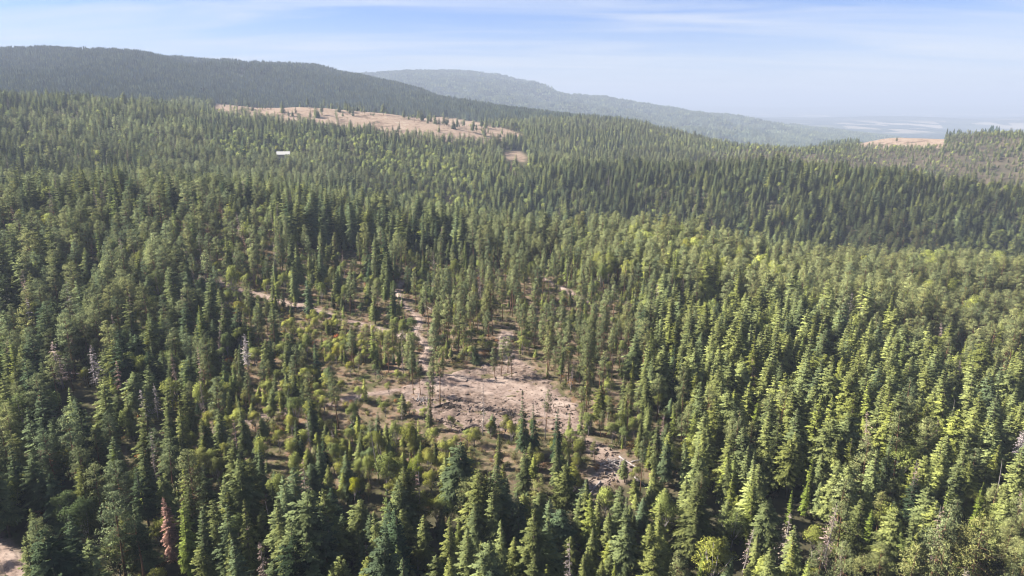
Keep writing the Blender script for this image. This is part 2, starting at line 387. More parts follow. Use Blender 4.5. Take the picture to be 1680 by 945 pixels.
PROTO = {}     # kind -> list of dict(crown mesh, trunk mesh, height, shape)
def proto(kind, crown, cm, trV, trF, tm, H, Rm, base, smooth=True):
    k = len(PROTO.setdefault(kind, []))
    c = mesh_from(kind + '_crown', crown[0], quads(len(crown[0]) // 4), [cm], var=crown[1], nrm=crown[2])
    t = mesh_from(kind + '_trunk', trV, trF, [tm], smooth=smooth)
    PROTO[kind].append(dict(c=c, t=t, H=H, R=Rm, base=base))
for s in range(9):      # dense conical firs
    rg = np.random.default_rng(100 + s)
    H, Rm = 20, [3.6, 3.0, 3.3, 4.1, 2.6, 3.5, 3.8, 2.9, 3.3][s]; base = [.06, .1, .16, .05, .12, .22, .3, .18, .08][s]
    cr = conifer_crown(200 + s, H, Rm, base, 34, 9, [.82, .9, .7, .8, 1.0, .62, .6, .75, .95][s], (-.22, .55), .22, 6.0, 1, [.08, .12, .2, .1, .06, .22, .25, .3, .12][s], [.1, .1, .15, .08, .1, .25, .3, .2, .1][s], .19)
    proto('fir_tree', cr, M_LEAF, *trunk(H, .26, rg), M_BARK, H, Rm, base)
for s in range(6):      # pines: long bare stem, tufted crown
    rg = np.random.default_rng(300 + s)
    H, Rm = 21, [2.7, 3.0, 2.4, 3.4, 2.8, 2.2][s]; base = [.38, .45, .5, .34, .28, .55][s]
    C = []; rr = []; limbs = []
    nl = int(17 * (1 - base) / .6)
    for i in range(nl):
        q = (i + rg.uniform(-.4, .4)) / nl; q = min(max(q, 0), .97); z = H * (base + (1 - base) * q)
        prof = (1 - q ** 1.7) ** .75 * min(1, .5 + q * 2.2) + .1
        for b in range(int(rg.integers(4, 7))):
            az = rg.uniform(0, 2 * PI); r = Rm * prof * rg.uniform(.6, 1.15); sl = -.1 + .6 * q + rg.normal(0, .12)
            for t in ((.95, .62) if r > 1.5 else (.9,)):
                C.append([math.cos(az) * r * t, math.sin(az) * r * t, z + sl * r * t]); rr.append((.42 + .17 * r) * rg.uniform(.75, 1.2) * (1 if t > .8 else .8))
            if r > 1.7 and rg.random() < .5:
                limbs.append(([(0, 0, z), (math.cos(az) * r * .9, math.sin(az) * r * .9, z + sl * r * .9)], (.06, .02), 4))
    C.append([0, 0, H * .975]); rr.append(.5)
    for i in range(4):
        az = rg.uniform(0, 2 * PI); z = H * base * rg.uniform(.55, .95); limbs.append(([(0, 0, z), (math.cos(az) * 1.3, math.sin(az) * 1.3, z - .1)], (.04, .012), 4))
    cr = clump_crown(400 + s, np.array(C), rr, 76, .26, .7, .5)
    proto('pine_tree', cr, M_LEAF, *trunk(H, .27, rg, .012, limbs), M_PBARK, H, Rm, base)
for s in range(4):      # larches: slender, lacy
    rg = np.random.default_rng(500 + s)
    H, Rm = 20, [1.9, 2.3, 1.7, 2.1][s]; base = [.12, .2, .28, .08][s]
    cr = conifer_crown(600 + s, H, Rm, base, 34, 7, .75, (-.25, .5), .1, 4.6, 1.0, .16, .1, .3)
    proto('larch_tree', cr, M_BROAD, *trunk(H, .2, rg), M_BARK, H, Rm, base)
for s in range(4):      # broadleaf trees
    rg = np.random.default_rng(700 + s)
    H, Rm = 13, [4.0, 3.3, 3.6, 2.8][s]
    C = []; rr = []; limbs = []
    for i in range(34):
        d = unit(rg.normal(0, 1, 3)); d[2] = abs(d[2]) if rg.random() < .8 else -abs(d[2]) * .6
        k = rg.uniform(.55, 1.0); c = np.array([d[0] * Rm * k * .8, d[1] * Rm * k * .8, H * .56 + d[2] * H * .36 * k])
        C.append(c); rr.append(rg.uniform(.8, 1.45))
        if i < 8: limbs.append(([(0, 0, H * .22), (c[0] * .5, c[1] * .5, H * .4), tuple(c)], (.11, .07, .02), 4))
    cr = clump_crown(800 + s, np.array(C), rr, 95, .28, .8, .2)
    proto('broadleaf_tree', cr, M_BROAD, *trunk(H * .6, .2, rg, .02, limbs), M_GREY, H, Rm, .15)
for s in range(3):      # shrubs
    rg = np.random.default_rng(900 + s)
    H, Rm = 3.2, [1.7, 1.4, 2.0][s]; C = []; rr = []; limbs = []
    for i in range(11):
        c = np.array([rg.normal(0, Rm * .42), rg.normal(0, Rm * .42), rg.uniform(.25, .85) * H]); C.append(c); rr.append(rg.uniform(.5, .95))
        if i < 6: limbs.append(([(0, 0, -.1), tuple(c)], (.05, .015), 4))
    cr = clump_crown(950 + s, np.array(C), rr, 60, .28, .85, .3)
    proto('shrub', cr, M_BROAD, *join([tube(*l) for l in limbs]), M_BARK, H, Rm, .0)
for s in range(4):      # dead standing trees: bare twigs
    rg = np.random.default_rng(1000 + s); H = 17; limbs = []; Rm = [1.5, 1.2, 1.8, .9][s]
    for i in range([60, 34, 80, 20][s]):
        q = rg.uniform(.15, .97); az = rg.uniform(0, 2 * PI); r = Rm * (1.15 - q) * rg.uniform(.4, 1.1); z = q * H
        limbs.append(([(0, 0, z), (math.cos(az) * r * .6, math.sin(az) * r * .6, z - .05 * r), (math.cos(az) * r, math.sin(az) * r, z - .35 * r)], (.035, .025, .01), 3))
    tv, tf = trunk(H, .2, rg, .012)
    lv, lf = join([tube(*l) for l in limbs])
    V, v, _ = conifer_crown(1100 + s, H, Rm * 1.1, .25, 20, 6, .7, (-.3, .2), .25, 2.2, 1, .45, .1, .16)
    if s == 3: V, v = V[:0], v[:0]
    n = len(lv); cf = [tuple(q) for q in lf] + [tuple(n + i for i in q) for q in quads(len(V) // 4).tolist()]
    cv_ = list(lv) + [tuple(x) for x in V]
    k = len(PROTO.setdefault('dead_tree', []))
    c = mesh_from('dead_tree_branches', cv_, cf, [M_DEADN], var=np.r_[np.full(len(lf), .5), v])
    t = mesh_from('dead_tree_trunk', tv, tf, [M_GREY], smooth=True)
    PROTO['dead_tree'].append(dict(c=c, t=t, H=H, R=Rm, base=.1))

# ------------------------------------------------------------------ where trees stand
def grid_pts(r0, r1, s, margin=.14, extra=45):
    out = []
    wid = (.75 + margin) * r1 + extra
    nx = int(2 * wid / s); ny = int(r1 / s)
    gx, gy = np.meshgrid(np.arange(nx) * s - wid, np.arange(ny) * s)
    x = (gx + R_.uniform(-.48, .48, gx.shape) * s).ravel(); y = (gy + R_.uniform(-.48, .48, gx.shape) * s).ravel()
    r = np.hypot(x, y)
    k = (r >= r0) & (r < r1) & (np.abs(x) < (.75 + margin) * y * 1.03 + extra) & (y > 30)
    return x[k], y[k]
def zones(x, y, z):
    u, v, f = project(x, y, z); r = np.hypot(x, y)
    d = {}
    d['clear'] = signed_poly(x, y, CLEARING); d['spill'] = signed_poly(x, y, SPILL)
    d['track'] = np.full(len(x), 99.); near = r < 700
    for line, w in TRACKS:
        d['track'][near] = np.minimum(d['track'][near], dist_line(x[near], y[near], line) - w)
    d['open'] = sstep(-22, 14, signed_poly(x, y, OPEN) + (fbm(x / 30, y / 30, 40, 2) - .5) * 50) * (r < 650)
    d['front'] = np.maximum(sstep(-5, 6, signed_poly(x, y, FRONT)), sstep(-3, 3, signed_poly(x, y, LOWVEG)) * 1.25) * (r < 400)
    d['sight'] = sstep(-2, 3, signed_poly(x, y, SIGHT)) * (r < 420)
    for q_ in SIGHT2: d['sight'] = np.maximum(d['sight'], .9 * sstep(-2, 2, signed_poly(x, y, q_)) * (r < 420))
    d['gapf'] = sstep(930, 955, u) * sstep(1085, 1060, u) * sstep(790, 800, v) * sstep(885, 865, v) * (r < 300)
    d['fore'] = sstep(500, 580, u) * sstep(1040, 960, u) * sstep(800, 850, v) * (r < 300)
    d['hill'] = sstep(-12, 12, signed_poly(x, y, HILLSIDE)) * (r < 650)
    d['gold'] = (in_poly(u, v, [(350, 166), (480, 170), (600, 175), (680, 186), (800, 202), (862, 222), (800, 236), (720, 232), (640, 226), (560, 216), (470, 205), (400, 198), (350, 188)]) & (v < 238) & (r > 1210) & (r < 2000)).astype(float)
    d['meadow'] = sstep(-8, 4, signed_poly(x, y, MEADOW)) * (r > 900) * (r < 1700)
    d['mfront'] = (in_poly(u, v, [(826, 246), (852, 245), (868, 258), (868, 284), (854, 284), (850, 276), (840, 282), (826, 282)]) & (r > 950) & (r < 1700)).astype(float)
    d['wheat'] = (in_poly(u, v, [(1405, 226), (1450, 214), (1500, 214), (1550, 228), (1550, 244), (1410, 244)]) & (r > 1600) & (r < 2700)).astype(float)
    a = np.arctan2(x, y)
    d['brown'] = sstep(.24, .34, a) * sstep(1000, 1200, r + (fbm(x / 90, y / 90, 50, 3) - .5) * 300) * (r < 2400)
    return d, u, v, r, a

cols = {k: [] for k in ('x', 'y', 'z', 'kind', 'p', 'sx', 'sz', 'rot', 'tint', 'hand')}
KIND = ['fir_tree', 'pine_tree', 'larch_tree', 'broadleaf_tree', 'dead_tree', 'shrub']
KI = {k: i for i, k in enumerate(KIND)}
def tints(kind, n, shade):
    """per-tree leaf colour; SHADE shifts it cooler or warmer"""
    b = R_.normal(0, 1, (n, 1)); w = R_.normal(0, 1, (n, 1)) + shade.reshape(-1, 1)
    if kind == 0: c = np.array([[.118, .138, .056]]) * (1 + .22 * b) + w * np.array([[.020, .015, -.003]])
    elif kind == 1: c = np.array([[.164, .186, .086]]) * (1 + .18 * b) + w * np.array([[.020, .015, .001]])
    elif kind == 2: c = np.array([[.155, .185, .055]]) * (1 + .18 * b) + w * np.array([[.018, .014, -.003]])
    elif kind == 3: c = np.array([[.17, .20, .07]]) * (1 + .20 * b) + w * np.array([[.020, .014, -.004]])
    elif kind == 4: c = np.array([[.165, .14, .13]]) * (1 + .2 * b) + np.abs(w) * np.array([[.03, .004, .0]])
    else:
        c = np.array([[.085, .105, .035]]) * (1 + .22 * b) + w * np.array([[.025, .018, -.004]])
        k = R_.random(n) < .07; c[k] = np.array([.20, .085, .035]) * (1 + .2 * b[k])
    c = np.clip(c, .012, .6)
    if kind < 4: c[:, 0] = np.maximum(c[:, 0], c[:, 1] * (.66 if kind == 0 else .72)); c[:, 2] = np.clip(c[:, 2], c[:, 1] * .26, c[:, 1] * .55); c[:, 0] = np.minimum(c[:, 0], c[:, 1] * (.9 if kind == 0 else .95 if kind == 2 else 1.06))
    return c
def put(x, y, z, kind, Hm, tint, wid=1.0, p=None, hand='', rot=None):
    n = len(x)
    pr = PROTO[KIND[kind]]
    pi = R_.integers(0, len(pr), n) if p is None else np.full(n, p)
    H0 = np.array([q['H'] for q in pr])[pi]
    sz = Hm / H0
    cols['x'].append(x); cols['y'].append(y); cols['z'].append(z); cols['kind'].append(np.full(n, kind)); cols['p'].append(pi)
    cols['sz'].append(sz); cols['sx'].append(sz ** .75 * np.asarray(wid) * R_.uniform(.85, 1.18, n)); cols['rot'].append(R_.uniform(0, 2 * PI, n) if rot is None else rot)
    cols['tint'].append(tint); cols['hand'] += [hand] * n

# trees placed one by one where the photograph shows a tree one would point at: kind, base px, top px, tint, width, prototype, note
HAND = [
 (0, 287, 922, 293, 818, (.27, .165, .14), .75, 0, 'rust'),
 (4, 246, 704, 247, 636, (.25, .22, .22), 1.3, 0, ''), (4, 408, 612, 405, 543, (.27, .24, .24), 1.35, 2, ''), (4, 1388, 540, 1388, 480, (.24, .21, .2), 1.4, 0, ''),
 (4, 1668, 765, 1670, 700, (.30, .26, .27), 1.5, 2, ''), (4, 58, 562, 56, 492, (.22, .2, .21), 1.3, 1, ''), (4, 120, 520, 118, 462, (.2, .18, .18), 1.2, 0, ''),
 (4, 792, 716, 794, 618, (.24, .2, .18), .8, 1, ''), (4, 1218, 942, 1226, 868, (.22, .18, .17), 1.1, 1, ''), (4, 160, 640, 158, 566, (.2, .18, .19), 1.4, 2, ''),
 (4, 1282, 940, 1283, 842, (.22, .185, .155), 1.25, 0, ''), (4, 105, 640, 106, 560, (.24, .19, .18), 1.7, 2, ''), (4, 8, 545, 8, 470, (.23, .21, .23), 1.5, 2, ''), (4, 895, 722, 893, 640, (.10, .09, .08), .7, 3, ''),
 (4, 260, 690, 258, 628, (.2, .18, .18), 1.2, 1, ''), (4, 622, 790, 622, 690, (.2, .18, .17), .8, 3, ''), (4, 153, 430, 153, 395, (.28, .16, .13), 1.6, 2, ''), (4, 1640, 625, 1638, 592, (.3, .1, .07), 1.3, 2, ''),
 (1, 722, 664, 728, 568, None, .8, 2, ''), (1, 710, 656, 708, 590, None, .75, 5, ''), (1, 690, 650, 690, 588, None, .7, 5, ''), (1, 678, 646, 680, 575, None, .8, 2, ''),
 (1, 822, 618, 824, 553, None, .85, 1, ''), (1, 833, 613, 834, 550, None, .9, 2, ''), (1, 840, 620, 842, 562, None, .9, 0, ''), (1, 812, 622, 811, 570, None, .8, 4, ''),
 (1, 1050, 812, 1053, 712, None, .6, 5, ''), (1, 1118, 705, 1122, 600, None, .9, 2, ''),
 (0, 860, 752, 858, 640, (.06, .085, .042), .7, 4, ''), (0, 877, 748, 876, 664, (.045, .07, .036), .8, 4, ''), (0, 912, 764, 910, 668, (.04, .064, .034), .8, 1, ''), (0, 818, 770, 816, 700, None, .7, 4, ''),
 (2, 1322, 835, 1345, 742, (.14, .17, .04), .9, 0, ''), (2, 1318, 850, 1320, 790, (.135, .175, .038), 1.1, 3, ''), (2, 1418, 915, 1420, 835, (.135, .175, .038), 1.15, 1, ''), (2, 1593, 880, 1598, 790, (.14, .18, .035), 1.0, 0, ''),
 (2, 1410, 760, 1418, 705, (.13, .168, .04), 1.0, 2, ''), (2, 1293, 870, 1292, 805, (.135, .175, .038), 1.0, 0, ''), (2, 315, 960, 318, 822, (.13, .165, .04), 1.0, 1, ''), (2, 197, 808, 196, 728, (.12, .16, .035), .95, 0, ''),
 (2, 1147, 980, 1150, 905, (.135, .175, .038), 1.2, 3, ''), (2, 1235, 735, 1270, 655, (.14, .175, .035), 1.1, 1, ''),
 (3, 45, 722, 45, 642, (.125, .16, .06), 1.3, 0, ''), (3, 150, 905, 148, 808, (.05, .07, .03), 1.25, 2, ''), (3, 583, 830, 583, 778, (.30, .31, .03), .8, 3, ''), (3, 118, 880, 118, 800, (.085, .115, .05), 1.1, 1, ''),
 (3, 460, 745, 460, 700, (.17, .18, .05), 1.0, 1, ''), (3, 335, 795, 335, 730, (.16, .17, .06), .8, 2, ''), (3, 360, 800, 362, 745, (.15, .165, .06), .9, 3, ''), (3, 552, 600, 552, 565, (.26, .25, .04), .9, 3, ''),
 (3, 575, 620, 575, 590, (.27, .26, .05), 1.0, 1, ''), (3, 545, 615, 543, 575, (.2, .21, .05), .9, 2, ''), (3, 395, 530, 394, 490, (.24, .23, .05), .9, 1, ''), (3, 688, 800, 690, 745, (.17, .2, .035), 1.0, 0, ''),
 (3, 375, 510, 376, 475, (.18, .2, .05), .9, 3, ''), (3, 262, 500, 262, 440, (.10, .12, .05), 1.2, 0, ''), (3, 1172, 800, 1173, 770, (.2, .2, .05), .8, 1, ''), (3, 1605, 440, 1606, 415, (.1, .13, .05), 1.1, 0, ''),
 (5, 1137, 784, 1137, 768, (.34, .11, .04), 1.3, 0, ''), (5, 1215, 762, 1215, 740, (.26, .2, .05), 1.6, 2, ''), (5, 938, 636, 938, 622, (.24, .13, .05), 1.2, 1, ''), (5, 556, 560, 556, 548, (.36, .12, .05), 1.3, 0, ''),
 (5, 240, 762, 240, 742, (.32, .16, .07), 1.2, 1, ''), (5, 1065, 760, 1065, 742, (.22, .2, .06), 1.5, 2, ''), (5, 795, 588, 795, 575, (.36, .15, .05), 1.4, 2, ''), (5, 1040, 740, 1040, 722, (.3, .18, .06), 1.4, 0, '')]
hx = []
for k, ub, vb, ut, vt, tn, w, p, note in HAND:
    x, y = ground_px(ub, vb); z = float(height(np.array([x]), np.array([y]))[0])
    # height of the tree that reaches the photographed top
    lo, hi = 1.0, 45.0
    for _ in range(30):
        m = .5 * (lo + hi)
        if project(x, y, z + m)[1] > vt: lo = m
        else: hi = m
    hx.append((x, y, 2.6 if k != 5 else 1.2))
    H0 = PROTO[KIND[k]][p]['H']; sc = lo / H0
    one = np.array([x]), np.array([y]), np.array([z])
    n0 = len(cols['x'])
    put(*one, k, np.array([lo]), np.array([tn]) if tn else tints(k, 1, np.zeros(1)), 1.0, p, note or 'hand')
    cols['sx'][-1][:] = sc * w if k not in (4,) else sc * w
hx = np.array(hx)
OPENV = [(h[0], h[1], 40, 3.8) if q[8] == 'rust' else (h[0], h[1], 27, 1.9) if q[0] == 4 else (h[0], h[1], 20, 2.6) for h, q in zip(hx, HAND) if q[0] in (2, 3, 4) or q[8] == 'rust']
def blocked(x, y):
    out = np.zeros(len(x), bool)
    for a, b, ln_, wd_ in OPENV:
        l = math.hypot(a, b); dx_, dy_ = a / l, b / l
        s_ = (a - x) * dx_ + (b - y) * dy_; t_ = np.abs((x - a) * dy_ - (y - b) * dx_)
        out |= (s_ > -1.5) & (s_ < ln_) & (t_ < wd_)
        # and the sun's way to it, from the left
        dx_, dy_ = math.cos(SUN_AHEAD), -math.sin(SUN_AHEAD)
        s_ = (a - x) * dx_ + (b - y) * dy_; t_ = np.abs((x - a) * dy_ - (y - b) * dx_)
        out |= (s_ > -1.5) & (s_ < (24 if ln_ == 40 else 11)) & (t_ < wd_ * .75)
    return out

def scatter(r0, r1, s, shrubs=True):
    x, y = grid_pts(r0, r1, s)
    z = height(x, y); d, u, v, r, a = zones(x, y, z)
    dens = np.full(len(x), .76)
    gapn = fbm(x / 26, y / 26, 60, 3)
    dens *= sstep(.24, .40, gapn) * .9 + .1
    for hu, hv, hY in HOUSES:
        hx_, hy_, _ = ray_at(hu, hv, hY); ax_ = np.abs(x - hx_ * y / hy_)
        dens *= ~((ax_ < (12 if hu < 500 else 7)) & (y < hy_ + 10) & (y > hy_ - (75 if hu < 500 else 35)))
    dens = np.where(d['open'] > 0, dens * (1 - d['open'] * .47), dens)
    dens *= 1 - .5 * d['hill']
    dens *= 1 - d['brown'] * (.08 + .5 * sstep(.42, .55, fbm(x / 60, y / 60, 52, 3)))
    dens *= 1 - .15 * d['front'] - .4 * d['gapf'] - .6 * d['sight']
    for kk in ('gold', 'meadow', 'wheat', 'mfront'): dens *= 1 - (.99 - .14 * sstep(.55, .62, fbm(x / 50, y / 50, 53, 3)) if kk == 'gold' else .985) * d[kk]
    keep = (R_.random(len(x)) < dens) & (d['clear'] < -1.0) & (d['spill'] < 1.5) & (d['track'] > .9)
    hd = np.hypot(x[:, None] - hx[None, :, 0], y[:, None] - hx[None, :, 1]) if r0 < 600 else None
    if hd is not None: keep &= (hd > hx[None, :, 2]).all(1) & ~blocked(x, y)
    cu_, cv_, _ = project(x, y, z); keep &= ~((cu_ < 70) & (cv_ > 885) & (cv_ < 1075) & (r < 240))
    # keep the sight line onto tracks and the clearing partly open, as the logging did
    x, y, z, u, v, r, a = (q[keep] for q in (x, y, z, u, v, r, a)); d = {k: q[keep] for k, q in d.items()}
    n = len(x)
    W = np.zeros((n, 6)); W[:] = [.40, .36, .13, .06, .02, .03]
    left = sstep(-.05, -.35, a) * (r < 600)
    W += left[:, None] * np.array([.28, -.2, .0, .08, .09, .04])
    W = W * (1 - d['open'][:, None]) + d['open'][:, None] * np.array([.16, .44, .13, .09, .03, .22])
    W += d['hill'][:, None] * np.array([-.2, .4, 0, 0, .02, 0])
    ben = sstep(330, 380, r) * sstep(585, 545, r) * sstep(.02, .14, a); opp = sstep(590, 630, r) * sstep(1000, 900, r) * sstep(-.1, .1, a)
    W += ben[:, None] * np.array([-.25, .5, .02, .03, 0, 0]) + opp[:, None] * np.array([.45, -.22, -.06, .03, 0, 0])
    W += d['front'][:, None] * np.array([-.1, -.3, .02, .22, .02, .25])
    st = fbm(x / 90, y / 90, 70, 3)[:, None] - .5     # stands of one species
    W[:, :2] += np.hstack([st * 2.2, -st * 2.2])
    bro = np.zeros(n)
    for (u0, v0, u1, v1, k) in ((1050, 392, 1270, 440, 2.2), (600, 255, 790, 345, .8), (700, 330, 800, 370, .9), (370, 225, 620, 275, .7), (820, 320, 1000, 370, .4), (1050, 300, 1120, 420, .2), (1450, 370, 1680, 430, .45), (380, 640, 640, 800, .18), (280, 720, 420, 800, .25)):
        bro = np.maximum(bro, k * (sstep(u0 - 25, u0 + 25, u) * sstep(u1 + 25, u1 - 25, u) * sstep(v0 - 10, v0 + 10, v) * sstep(v1 + 10, v1 - 10, v)))
    W[:, 3] += bro
    W = np.clip(W, .004, None); W /= W.sum(1, keepdims=True)
    kd = (W.cumsum(1) < R_.random((n, 1))).sum(1).clip(0, 5)
    if r0 > 600: kd[kd == 5] = 0
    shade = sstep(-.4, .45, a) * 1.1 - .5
    stand = fbm(x / 130, y / 130, 77, 3)
    edge = sstep(.35, .65, fbm(x / 40, y / 40, 80, 2))
    for k in range(6):
        i = np.nonzero(kd == k)[0]
        if not len(i): continue
        q = R_.normal(0, 1, len(i))
        Hm = [20.5 + 5.0 * q, 20.5 + 4.0 * q, 18.5 + 5 * q, 11 + 2.6 * q, 15 + 3 * q, 2.9 + .9 * q][k]
        if k == 3: Hm = Hm + 7.5 * ben[i]; 
        if k < 3:
            Hm *= (.76 + .24 * np.maximum(sstep(190, 470, r[i]), d['open'][i] * (1 - d['front'][i]) * (k == 1))) * (.82 + .36 * edge[i]) * (1 - .06 * d['open'][i]) * (1 - .3 * d['brown'][i]) * (1 - .34 * np.maximum(np.maximum(d['front'], d['fore'] * .62), d['gapf'] * 1.2)[i])
            Hm *= 1 - .23 * sstep(470, 640, r[i])
            yng = R_.random(len(i)) < .16 + .06 * d['open'][i]; Hm = np.where(yng, Hm * R_.uniform(.3, .6, len(i)), Hm)
        Hm = np.clip(Hm, [5, 6, 5, 5, 7, 1.4][k], np.where(r[i] < 330, [24, 25, 23, 14, 19, 5][k], [31, 29, 28, 22, 22, 5][k]))
        tt = tints(k, len(i), shade[i] + .25 * ben[i] - .9 * opp[i]) * (1 + (stand[i] - .5) * .8 - .28 * opp[i] + .12 * ben[i])[:, None]  # opposite slope's shade and the bench's light are painted into the tints
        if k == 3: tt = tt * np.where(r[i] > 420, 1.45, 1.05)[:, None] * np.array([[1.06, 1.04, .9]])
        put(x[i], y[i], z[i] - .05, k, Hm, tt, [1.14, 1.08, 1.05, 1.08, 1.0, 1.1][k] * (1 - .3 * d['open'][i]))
scatter(48, 300, 3.75)
scatter(300, 480, 4.2)
scatter(480, 1000, 4.55)
scatter(1000, 1850, 5.9)
def understory():
    x, y = grid_pts(90, 480, 3.4); z = height(x, y); d, u, v, r, a = zones(x, y, z)
    bl = sstep(250, 330, u) * sstep(715, 610, u) * sstep(605, 650, v) * sstep(880, 800, v)
    den = (1 - .6 * d['sight']) * (.05 + .20 * d['open'] + .42 * d['front'] + .5 * bl + .14 * sstep(-.05, -.4, a))
    k = (R_.random(len(x)) < den * sstep(.3, .5, fbm(x / 18, y / 18, 95, 2)) * 1.3) & (d['clear'] < -.8) & (d['spill'] < .2) & (d['track'] > .7) & (np.hypot(x[:, None] - hx[None, :, 0], y[:, None] - hx[None, :, 1]) > 2.2).all(1) & ~blocked(x, y)
    x, y, z, bl = x[k], y[k], z[k], np.maximum(bl[k], d['front'][k]); q = R_.random(len(x))
    yel = R_.normal(.9, 1.0, len(x)) + 1.5 * bl
    for kd, lo, hi, h0, h1 in ((3, 0, .5, 3.5, 9), (5, .5, .68, 1.6, 3.6), (0, .68, .84, 3.5, 9), (2, .84, .93, 4, 10), (1, .93, 1, 5, 10)):
        i = np.nonzero((q >= lo) & (q < hi))[0]; put(x[i], y[i], z[i] - .05, kd, R_.uniform(h0, h1, len(i)), tints(kd, len(i), yel[i]), 1.0)
understory()
for k in ('x', 'y', 'z', 'kind', 'p', 'sx', 'sz', 'rot', 'tint'):
    cols[k] = np.concatenate(cols[k])
T = cols; NT = len(T['x'])
LEAN = R_.normal(0, math.radians(1.8), (NT, 2)) * np.where(T['kind'] == 4, 2.2, 1)[:, None]
Hgt = np.array([PROTO[KIND[k]][p]['H'] for k, p in zip(T['kind'], T['p'])]) * T['sz']
Rad = np.array([PROTO[KIND[k]][p]['R'] for k, p in zip(T['kind'], T['p'])]) * T['sx']
Bas = np.array([PROTO[KIND[k]][p]['base'] for k, p in zip(T['kind'], T['p'])])
rng_ = np.hypot(T['x'], T['y'])

# ------------------------------------------------------------------ which trees show, and how large (a plain depth-ordered survey)
SC = 1024 / 1680
near = np.nonzero(rng_ < 620)[0]
near = near[np.argsort(-rng_[near])]
ID = np.full((576, 1024), -1, np.int32)
ub, vb, fb = project(T['x'], T['y'], T['z']); ut, vt, ft = project(T['x'], T['y'], T['z'] + Hgt)
for i in near:
    y0, y1 = vt[i] * SC, vb[i] * SC
    wpx = Rad[i] * FPX / fb[i] * SC
    a, b = int(max(0, y0)), int(min(575, y1))
    for yy in range(a, b + 1):
        q = (yy + .5 - y0) / max(y1 - y0, 1e-3)
        if q < 0 or q > 1: continue
        cu = (ut[i] + (ub[i] - ut[i]) * q) * SC
        k = T['kind'][i]; cb = 1 - Bas[i]
        if q > cb: w = max(.6, wpx * .08)
        elif k in (0, 2, 4): w = wpx * (.08 + .85 * (q / cb) ** .8) * (.5 if k == 4 else .9)
        else: w = wpx * math.sqrt(max(.03, 1 - (2 * q / cb - .9) ** 2)) * .85 if q / cb < .95 else wpx * .3
        s, e = int(max(0, cu - w)), int(min(1024, cu + w + 1))
        if e > s: ID[yy, s:e] = i
cnt = np.bincount(ID[ID >= 0], minlength=NT)
cy, cx = np.nonzero(ID >= 0); ids = ID[cy, cx]
mx = np.bincount(ids, cx, NT) / np.maximum(cnt, 1) / SC; my = np.bincount(ids, cy, NT) / np.maximum(cnt, 1) / SC
CAP = [300, 300, 150, 130, 70, 160]
indiv = np.zeros(NT, bool); drop = np.zeros(NT, bool)
for k in range(6):
    i = np.nonzero(T['kind'] == k)[0]
    i = i[np.argsort(-cnt[i])][:CAP[k]]
    i = i[cnt[i] >= (14 if k != 4 else 8)]
    indiv[i] = True
for j, h in enumerate(T['hand']):
    if h: indiv[j] = cnt[j] > 5
for k in range(6):
    i = np.nonzero(indiv & (T['kind'] == k))[0]
    if len(i) > CAP[k]: indiv[i[np.argsort(cnt[i])][:len(i) - CAP[k]]] = False

# ------------------------------------------------------------------ labels: each tree told by its look and by the landmark it stands at
ANCH = [('the rust-red dead fir', 290, 868), ("the ghostly grey snag", 406, 580), ("the bottom left corner track", 12, 918), ('the golden maple below the clearing', 583, 802),
        ('the lone pines inside the clearing', 712, 620), ('the pine clump behind the clearing', 826, 585), ('the thin bare snag in the clearing', 793, 668), ('the dark firs fronting the clearing', 888, 700),
        ('the black slash pile', 836, 684), ('the diagonal dirt track', 565, 525), ('the rutted track behind the clearing', 690, 535), ('the dirt spill below the clearing', 1002, 770),
        ('the spindly lone pine', 1052, 765), ('the red bush', 1137, 777), ('the bone-pale dead fir', 1282, 895), ("the bright bottom-edge larch", 1148, 945), ('the two bright larches', 1332, 790),
        ('the silver snag by the right edge', 1669, 732), ("the right stand's grey snag", 1388, 510), ('the red-tipped dead tree', 1640, 608), ("the left edge's big maple", 45, 680),
        ('the dark bushy maple', 148, 855), ('the grey snags by the left edge', 32, 520), ("the slope's brown dead tree", 153, 412), ('the twiggy lower left snag', 247, 670),
        ('the yellow maples by the tracks', 556, 590), ('the orange bush behind the clearing', 938, 628), ('the bottom right corner', 1680, 945), ('the middle of the bottom edge', 840, 945),
        ("the far slope's right end", 1640, 360), ("the bench edge's bright maples", 1160, 402), ("the upper slope's dirt patch", 935, 480), ('the middle of the left edge', 0, 420),
        ('the middle of the right edge', 1680, 500), ('the dry bare hillside', 300, 375), ('the start of the woods track', 320, 455), ('the faint lower track', 360, 705), ('the shady hollow at left', 200, 540),
        ('the centre of the photo', 840, 470), ('the dense right-hand firs', 1260, 560), ('the right-hand pine stand', 1480, 690), ('the yellow larch pair', 1420, 860), ('the bright right larch', 1596, 830),
        ('the dark gap below the clearing', 800, 800), ('the yellow-green brush below the tracks', 440, 740), ('the bottom edge left of centre', 500, 945), ('the bottom edge right of centre', 1010, 945)]
HLAB = {0: 'rust-red dead fir with all its dry needles, among green firs', 1: 'slim grey twiggy snag, the larger one among dark lower left firs', 2: 'ghostly pale grey snag beside the woods track', 3: 'pale grey dead conifer standing alone in the right stand',
        4: 'silvery dead conifer by the right edge', 7: 'tall thin bare snag rising in front of the dirt clearing', 9: 'bone-pale dead fir with twigs on among green firs, low on the right',
        42: 'big round pale green maple by the left edge', 43: 'dark bushy maple among firs in the lower left corner', 44: 'bright golden yellow maple below the dirt clearing',
        32: 'bright yellow-green larch, the taller of two bright larches among darker firs', 33: 'bright yellow-green larch, the shorter of two bright larches among darker firs',
        40: 'bright yellow-green young larch at the bottom edge of the photo',
        58: 'vivid red bush among green firs right of the dirt spill'}
